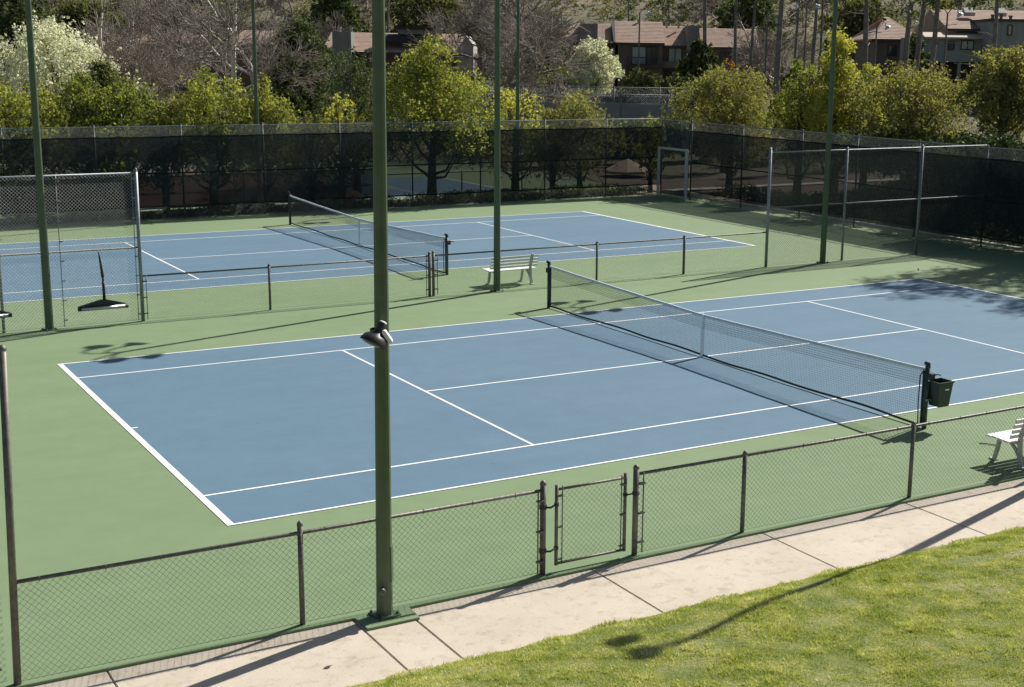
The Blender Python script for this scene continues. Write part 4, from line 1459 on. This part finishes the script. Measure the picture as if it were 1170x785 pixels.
# ivy bank and overgrown hedge beyond the right fence
nc = 7000
xs_ = 31.6 + g.uniform(0, 1, nc) ** 1.0 * 8
ys_ = g.uniform(-4, 29, nc)
C = np.stack([xs_, ys_, H(xs_, ys_) + g.uniform(0.02, 0.35, nc)], -1)
V = leaves(C, np.full(nc, 0.26), 11, 0.075, g=g)
me = np_mesh('ivy_bank', V, quads(V), M['lf_ivy'], 4)
tag(kind(link('ivy_bank', me), 'stuff'), 'bank of glossy ivy rising beyond the right hand fence', 'ivy')


def hedge(name, label, x0, x1, y0, y1, h, mat, nc, per=12, size=0.07, zb=None):
    g_ = np.random.default_rng(nc)
    cx, cy = (x0 + x1) / 2, (y0 + y1) / 2
    zb = float(H(cx, cy)) if zb is None else zb
    xs, ys = g_.uniform(x0, x1, nc), g_.uniform(y0, y1, nc)
    e = 0.82 + 0.18 * np.sin(xs * 1.1 + ys * 0.9) * np.sin(ys * 0.7)
    zs_ = h * e * g_.uniform(0.05, 1, nc) ** 0.6
    C_ = np.stack([xs - cx, ys - cy, zs_], -1)
    V_ = leaves(C_, g_.uniform(0.15, 0.35, nc), per, size, g=g_)
    ob = link(name, np_mesh(name, V_, quads(V_), mat, 4))
    ob.location = (cx, cy, zb)
    return tag(ob, label, 'hedge')


hedge('ivy_hedge', 'overgrown ivy hedge topping the side fence at the right', 30.9, 32.2, 8.5, 17.8, 3.65, M['lf_ivy'], 3600, zb=0)
hedge('hedge', 'dark clipped hedge on the bank right of the patio', 34, 37, 18, 27, 2.2, M['lf_dark'], 1500)
hedge('hedge', 'low dark hedge behind the patio umbrella', 33, 46, 48.5, 50.5, 3.0, M['lf_dark'], 2200, size=0.1)
hedge('hedge', 'long dark hedge behind the neighbouring court', 9, 33, 68.5, 70.5, 3.2, M['lf_dark'], 3200, size=0.11)
hedge('hedge', 'dark hedge beyond the beige path at far left', -8, 14.5, 53.2, 55.5, 3.0, M['lf_dark'], 2400, size=0.1, zb=0)

# strips at far left behind the fence: bare soil, beige wall
mb = MB()
mb.add([(-20, 38.0, 0.0), (18.0, 38.0, 0.0), (17.6, 40.0, 0.52), (-20, 40.0, 0.52), (17.6, 45.5, 0.60), (-20, 45.5, 0.60), (18.0, 47.5, 0), (-20, 47.5, 0), (18.8, 40.5, 0.0), (18.8, 45, 0.0)],
       [(0, 1, 2, 3), (3, 2, 4, 5), (5, 4, 6, 7), (1, 8, 2), (2, 8, 9, 4), (4, 9, 6)])
kind(mb.build('bare_soil_berm', M['redsoil']), 'structure')
mb = MB()
mb.box((-3, 49.3, 0.42), (34, 7.2, 0.5), bev=0.03)
kind(mb.build('path', M['concrete_far']), 'structure')
mb = MB()
rect(mb, 31.9, 34.8, 60, 35.6, 0.01)
kind(mb.build('path', M['concrete_far']), 'structure')

# patio umbrella
P = at_y(717, 181, 43.0)
um = thing('patio_umbrella', 'tan patio umbrella open behind the back corner fence', 'umbrella', (P.x, P.y, 0))
apex = P.z
m_ = MB()
ns = 8
rim = [Vector((1.28 * math.cos(2 * math.pi * k / ns + 0.2), 1.28 * math.sin(2 * math.pi * k / ns + 0.2), apex - 0.62)) for k in range(ns)]
top_ = Vector((0, 0, apex))
for k in range(ns):
    a, b_ = rim[k], rim[(k + 1) % ns]
    md = (a + b_) / 2 * 0.97
    md.z = (a.z + b_.z) / 2 + 0.03
    m_.add([top_, a, md, b_], [(0, 1, 2), (0, 2, 3)])
    m_.add([a, b_, b_ + Vector((0, 0, -0.12)), a + Vector((0, 0, -0.12))], [(0, 1, 2, 3)])
m_.build('canopy', M['umb'], um)
m_ = MB()
m_.tube([(0, 0, 0), (0, 0, apex + 0.05)], 0.025, 10)
m_.build('pole', M['brown'], um)
for k in range(ns):
    m_ = MB()
    m_.tube([(0, 0, apex - 0.05), rim[k] * 0.98], 0.01, 5)
    m_.build('rib', M['brown'], um)
m_ = MB()
m_.lathe((0, 0, 0.02), (0, 0, 1), [(0, 0.3), (0.05, 0.3), (0.09, 0.05), (0.3, 0.04)], 16)
m_.build('base', M['black'], um)

# far fences of the other courts beyond
Q = [at(545, 97, 98), at(800, 101, 98)]
fz = 0.9
for k, (u0, u1, D, hh_, lab) in enumerate([(545, 800, 92, 3.1, 'long grey fence in front of the townhouse shrubs'), (538, 770, 84, 2.7, 'pale fence with dark screen one court before the townhouse shrubs')]):
    a, b_ = at(u0, 100, D), at(u1, 100, D)
    zb_ = float(H(a.x, a.y))
    root = thing('chain_link_fence', lab, 'fence', (a.x, a.y, 0))
    o_ = Vector((a.x, a.y, 0))
    t_ = Vector((b_.x - a.x, b_.y - a.y, 0))
    L_ = t_.length
    t_.normalize()
    zt_ = at(u0, (98, 105)[k], D).z
    zt2 = at(u1, (101, 109)[k], D).z
    nst = int(L_ / 3.05)
    for i in range(nst + 1):
        p_ = o_ + t_ * (i * 3.05)
        zz = zt_ + (zt2 - zt_) * i / nst
        mm = MB()
        mm.tube([(p_.x, p_.y, -0.2), (p_.x, p_.y, zz + 0.05)], 0.035, 8)
        mm.build('post', M['galvdull'], root, o_)
    mm = MB()
    mm.tube([(o_.x, o_.y, zt_), (b_.x, b_.y, zt2)], 0.024, 8)
    mm.build('top_rail', M['galvdull'], root, o_)
    mm = MB()
    e_ = 0.55 if k == 0 else 0.5
    nr = Vector((-t_.y, t_.x, 0)) * 0.06
    mm.quad((o_.x + nr.x, o_.y + nr.y, 0.3), (b_.x + nr.x, b_.y + nr.y, 0.3), (b_.x + nr.x, b_.y + nr.y, zt2 - e_), (o_.x + nr.x, o_.y + nr.y, zt_ - e_))
    mm.build('windscreen', M['hem'] if k == 0 else M['greysid'], root, o_)
    chain_mesh('wire_mesh', (o_.x, o_.y), (b_.x, b_.y), 0.2, min(zt_, zt2), M['wire_far'], root, tuple(o_), w=0.12, r=0.003, barbs=False)

# ---------------------------------------------------------------- houses
FA = -0.5477


class House:
    """local frame: x to the right of the picture, y away, z up; pixel helpers at depth D"""

    def __init__(s, name, label, u0, D, cat='house', rot=0.0):
        s.D, s.u0 = D, u0
        P_ = at(u0, 60, D)
        s.z0 = float(H(P_.x, P_.y))
        s.root = thing(name, label, cat, (P_.x, P_.y, s.z0), FA + rot)

    def x(s, u):
        return (u - s.u0) * s.D / FPX

    def z(s, v, dy=0.0):
        return at(s.u0, v, s.D + dy).z - s.z0

    def part(s, name, mb_, mat, parent=None):
        return mb_.build(name, mat, parent or s.root)

    def wall(s, u0, u1, y0, y1, vt, mat='brown', name='wall', vb=None):
        zt_ = s.z(vt)
        zb_ = s.z(vb) if vb is not None else -1.0
        mb_ = MB()
        x0_, x1_ = s.x(u0), s.x(u1)
        mb_.box(((x0_ + x1_) / 2, (y0 + y1) / 2, (zt_ + zb_) / 2), (x1_ - x0_, y1 - y0, zt_ - zb_))
        # board battens on the front
        n_ = max(2, int((x1_ - x0_) / 0.6))
        for i in range(n_):
            mb_.box((x0_ + (i + 0.5) * (x1_ - x0_) / n_, y0 - 0.012, (zt_ + zb_) / 2), (0.05, 0.02, zt_ - zb_ - 0.02))
        return s.part(name, mb_, M[mat])

    def roof(s, u0, u1, y0, y1, ve, vr, mat='roof', over=0.4, hip=0.0, name='roof'):
        ze = s.z(ve)
        ym = (y0 + y1) / 2
        zr = s.z(vr, ym)
        x0_, x1_ = s.x(u0), s.x(u1)
        ya_, yb_ = y0 - over, y1 + over
        mb_ = MB()
        t_ = 0.14
        a = [(x0_, ya_, ze), (x1_, ya_, ze), (x1_ - hip, ym, zr), (x0_ + hip, ym, zr), (x0_, yb_, ze), (x1_, yb_, ze)]
        b_ = [(p[0], p[1], p[2] - t_) for p in a]
        mb_.add(a + b_, [(0, 1, 2, 3), (3, 2, 5, 4), (0, 3, 4), (1, 5, 2), (7, 6, 9, 8), (8, 9, 10, 11), (6, 7, 1, 0), (5, 4, 10, 11), (1, 7, 11, 5), (4, 10, 6, 0)])
        # shingle courses
        n_ = 15
        for i in range(1, n_):
            f = i / n_
            yy, zz = ya_ + (ym - ya_) * f, ze + (zr - ze) * f
            hx = hip * f
            mb_.box(((x0_ + x1_) / 2, yy, zz + 0.010), (x1_ - x0_ - 2 * hx - 0.06, 0.03, 0.014))
        r_ = s.part(name, mb_, M[mat])
        fm = MB()
        fm.box(((x0_ + x1_) / 2, ya_ - 0.03, ze - 0.10), (x1_ - x0_, 0.05, 0.24))
        fm.build('fascia', M['trim'], r_)
        return r_

    def window(s, u0, u1, v0, v1, y, glass='glass', mull=1):
        x0_, x1_, z1, z0_ = s.x(u0), s.x(u1), s.z(v0), s.z(v1)
        mb_ = MB()
        w_ = x1_ - x0_
        cx, cz = (x0_ + x1_) / 2, (z0_ + z1) / 2
        for xx in [x0_, x1_] + [x0_ + w_ * (i + 1) / (mull + 1) for i in range(mull)]:
            mb_.box((xx, y - 0.05, cz), (0.07, 0.08, z1 - z0_ + 0.07))
        for zz in (z0_, z1):
            mb_.box((cx, y - 0.05, zz), (w_ - 0.06, 0.078, 0.07))
        fr = s.part('window', mb_, M['trim'])
        g_ = MB()
        g_.box((cx, y - 0.02, cz), (w_, 0.03, z1 - z0_))
        g_.build('pane', M[glass], fr)
        return fr


# brown townhouses
h_ = House('townhouse', 'brown two storey townhouse row with terracotta roofs and a balcony', 700, 135)
h_.wall(600, 704, 1.2, 9, 48)
h_.wall(706, 757, 0, 9, 48)
h_.wall(757, 790, 1.5, 9, 50)
h_.wall(790, 885, 2.6, 9, 54)
r_ = h_.roof(596, 705, 1.2, 9, 49, 27.5)
h_.roof(703, 759, 0, 9, 48.5, 24.5)
h_.roof(758, 786, 1.5, 9, 51, 29)
h_.roof(804, 872, 2.6, 10, 52, 31)
h_.wall(662, 682.5, -0.1, 4.5, 27.5, 'chimney', 'chimney', vb=60)
h_.wall(785.5, 799, 0.6, 5, 28, 'chimney', 'chimney')
# flank of the projecting roof, dark
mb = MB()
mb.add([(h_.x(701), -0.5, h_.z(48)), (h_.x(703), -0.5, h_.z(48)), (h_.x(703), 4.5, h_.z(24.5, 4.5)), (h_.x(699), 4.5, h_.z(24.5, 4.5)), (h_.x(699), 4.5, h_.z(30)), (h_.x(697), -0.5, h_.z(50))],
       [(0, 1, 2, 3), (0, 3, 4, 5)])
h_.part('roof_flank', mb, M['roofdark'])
h_.window(636, 648, 53, 66, 1.2, 'curtain', 1)
h_.window(698, 703, 54, 66, 1.2, 'curtain', 0)
h_.window(722, 738, 53, 73, 0, 'curtain', 1)
h_.window(738, 751, 53, 73, 0, 'glass', 1)
h_.window(765, 780, 54, 70, 1.5, 'curtain', 1)
h_.window(762, 782, 80, 94, 1.5, 'glass', 2)
h_.window(716, 734, 80, 97, 0, 'glass', 1)
h_.window(826, 838, 58, 70, 2.6, 'glass', 1)
bal = MB()
x0_, x1_ = h_.x(716), h_.x(756)
bal.box(((x0_ + x1_) / 2, -0.7, h_.z(75)), (x1_ - x0_, 1.4, 0.2))
bal.box(((x0_ + x1_) / 2, -1.38, h_.z(65)), (x1_ - x0_, 0.07, 0.09))
for k in range(22):
    bal.box((x0_ + (x1_ - x0_) * k / 21, -1.38, (h_.z(75) + h_.z(65)) / 2), (0.05, 0.04, h_.z(65) - h_.z(75) - 0.05))
for xx in (x0_, x1_):
    bal.box((xx, -1.3, h_.z(88)), (0.15, 0.15, h_.z(75) - h_.z(101)))
h_.part('balcony', bal, M['trim'])
bal = MB()
x0_, x1_ = h_.x(758), h_.x(784)
bal.box(((x0_ + x1_) / 2, 0.9, h_.z(73)), (x1_ - x0_, 1.2, 0.6))
h_.part('balcony', bal, M['brown'])
for u in (636, 646, 731, 764, 778):
    m_ = MB()
    zz = h_.z(29 if u < 700 or u > 760 else 26, 4)
    m_.lathe((h_.x(u), 4.2, zz - 0.2), (0, 0, 1), [(0, 0.12), (0.5, 0.12), (0.5, 0.16), (0.6, 0.16), (0.6, 0.001)], 10)
    h_.part('roof_vent', m_, M['offwhite'])

# chimney house behind the foreground pole
h_ = House('house', 'brown roofed house with a square chimney, dark dormer and pale gable wall', 460, 124)
h_.wall(372, 470, 2, 9, 62)
h_.wall(470, 540, 2, 9, 62)
h_.roof(366, 528, 1, 11, 60, 38)
h_.wall(379.5, 401, 0.2, 2.2, 37.5, 'chimney', 'chimney')
for u in (386, 399.5):
    m_ = MB()
    m_.lathe((h_.x(u), 1.2, h_.z(37.5)), (0, 0, 1), [(0, 0.14), (0.3, 0.14), (0.32, 0.18), (0.4, 0.18), (0.4, 0.001)], 10)
    h_.part('flue', m_, M['offwhite'])
d = MB()
x0_, x1_ = h_.x(451), h_.x(495)
d.box(((x0_ + x1_) / 2, 4.2, (h_.z(33) + h_.z(47)) / 2), (x1_ - x0_, 3.5, h_.z(33) - h_.z(47)))
h_.part('dormer', d, M['greysid'])
d = MB()
d.box(((x0_ + x1_) / 2, 4.0, h_.z(31.5)), (x1_ - x0_ + 0.6, 4.2, 0.22))
d.box(((x0_ + x1_) / 2 - 0.8, 1.9, h_.z(45.5)), (x1_ - x0_ + 2.0, 1.2, 0.5), Matrix.Rotation(R(30), 3, 'X'))
h_.part('dormer_roof', d, M['roofdark'])
d = MB()
y_ = 0.9
pl = [(521, 82), (540, 82), (540, 50), (532, 40), (521, 56)]
vv = [(h_.x(u), y_, h_.z(v)) for u, v in pl] + [(h_.x(u), y_ + 5, h_.z(v)) for u, v in pl]
d.add(vv, [(0, 1, 2, 3, 4), (9, 8, 7, 6, 5)] + [(i, (i + 1) % 5, 5 + (i + 1) % 5, 5 + i) for i in range(5)])
h_.part('gable_wall', d, M['offwhite'])
d = MB()
d.box((h_.x(527), y_ - 0.3, h_.z(62)), (1.8, 0.6, 0.12))
h_.part('ledge', d, M['trim'])

# orange roof at far left, salmon wall
h_ = House('house', 'small brown house with an orange tiled roof behind the white blossom', 118, 118)
h_.wall(98, 150, 0, 7, 48)
h_.roof(94, 156, 0, 7, 47, 39)
h_.window(108, 120, 54, 64, 0, 'glass', 1)
h_ = House('house', 'faded salmon house half hidden behind the leafless trees at left', 228, 142)
h_.wall(182, 306, 0, 8, 50)
h_.roof(176, 312, 0, 9, 49, 34)
h_.window(200, 216, 58, 70, 0)
h_.window(236, 250, 58, 70, 0)

# hip roofed house
h_ = House('house', 'house with a brown hip roof behind the two close trunks', 1028, 122)
h_.wall(1000, 1046, 0, 9, 46)
h_.roof(994, 1054, 0, 10, 45, 20, hip=2.6)
h_.window(1014, 1024, 52, 64, 0)

# grey house at the right edge
h_ = House('house', 'blue grey sided house with brown roof at the right edge', 1110, 112)
h_.wall(1054, 1121, 0, 8, 43, 'greysid', vb=71)
h_.wall(1120, 1215, -2.2, 8, 24.5, 'greysid', vb=61)
# undercroft posts and dark base
for u in (1060, 1078, 1098, 1117, 1140, 1165):
    m_ = MB()
    yy = 0.3 if u < 1120 else -1.8
    m_.box((h_.x(u), yy, h_.z(80)), (0.25, 0.25, h_.z(60) - h_.z(95)))
    h_.part('pier', m_, M['greysid'])
h_.wall(1056, 1200, 3.0, 7.5, 62, 'trim', 'undercroft')
h_.roof(1083, 1225, 1.0, 12, 33, 12, hip=0.0)
m_ = MB()
x0_, x1_ = h_.x(1056), h_.x(1121)
m_.box(((x0_ + x1_) / 2, 0.3, h_.z(41)), (x1_ - x0_ + 0.3, 1.6, 0.14), Matrix.Rotation(R(14), 3, 'X'))
h_.part('lean_to_roof', m_, M['fascia'])
m_ = MB()
x0_, x1_ = h_.x(1118), h_.x(1217)
m_.box(((x0_ + x1_) / 2, 2.0, h_.z(23.6)), (x1_ - x0_, 8.8, 0.2))
h_.part('parapet_cap', m_, M['trim'])
h_.window(1097.5, 1111.5, 46.5, 56.5, 0, 'curtain', 1)
h_.window(1083, 1089.5, 48, 57, 0, 'glass', 0)
h_.window(1140, 1144.5, 29, 40, -2.2, 'offwhite', 0)
for u, v in ((1119, 14), (1156, 14)):
    m_ = MB()
    m_.box((h_.x(u), 4.0, h_.z(v, 4.0)), (0.9, 0.9, 0.35), Matrix.Rotation(R(30), 3, 'X'), bev=0.05)
    h_.part('skylight', m_, M['offwhite'])
for u, v in ((1141, 20), (1151, 19), (1162, 21)):
    m_ = MB()
    m_.lathe((h_.x(u), 2.4, h_.z(v + 5, 2.4)), (0, 0, 1), [(0, 0.13), (0.5, 0.13), (0.52, 0.2), (0.6, 0.2), (0.6, 0.001)], 10)
    h_.part('roof_vent', m_, M['chimney'])

# lit grass strip and pale rail between the trees at left
P = at(168, 107, 95)
mb = MB()
mb.add([(P.x - 6, P.y - 5, float(H(P.x, P.y)) + 0.12), (P.x + 6, P.y - 12, float(H(P.x, P.y)) + 0.12), (P.x + 9, P.y - 7, float(H(P.x, P.y)) + 0.4), (P.x - 3, P.y, float(H(P.x, P.y)) + 0.4)], [(0, 1, 2, 3)])
kind(mb.build('grass_strip', M['lawn']), 'structure')

# ---------------------------------------------------------------- light
SE, SA = 41.0, 16.3      # elevation; direction towards the sun measured from +X
w = bpy.data.worlds.new('World')
S.world = w
w.use_nodes = True
nt = w.node_tree
sky = nt.nodes.new('ShaderNodeTexSky')
sky.sky_type = 'NISHITA'
sky.sun_disc = False
sky.sun_elevation = R(SE)
sky.sun_rotation = R(90 - SA)
sky.air_density = 1.0
sky.dust_density = 1.5
nt.links.new(sky.outputs[0], nt.nodes['Background'].inputs[0])
nt.nodes['Background'].inputs[1].default_value = 0.052
sd = bpy.data.lights.new('sun', 'SUN')
sd.energy = 5.0
sd.angle = R(0.5)
sd.color = (1.0, 0.955, 0.89)
so = bpy.data.objects.new('sun', sd)
COL.objects.link(so)
v_ = Vector((math.cos(R(SE)) * math.cos(R(SA)), math.cos(R(SE)) * math.sin(R(SA)), math.sin(R(SE))))
so.rotation_euler = v_.to_track_quat('Z', 'Y').to_euler()
so.location = (0, 0, 60)

S.view_settings.view_transform = 'Standard'
S.view_settings.look = 'None'
S.view_settings.gamma = 1
S.view_settings.exposure = 0.46
S.view_settings.use_curve_mapping = False
S.render.engine = 'CYCLES'
S.cycles.transparent_max_bounces = 16
S.cycles.max_bounces = 6
S.render.resolution_x = 1024
S.render.resolution_y = 687
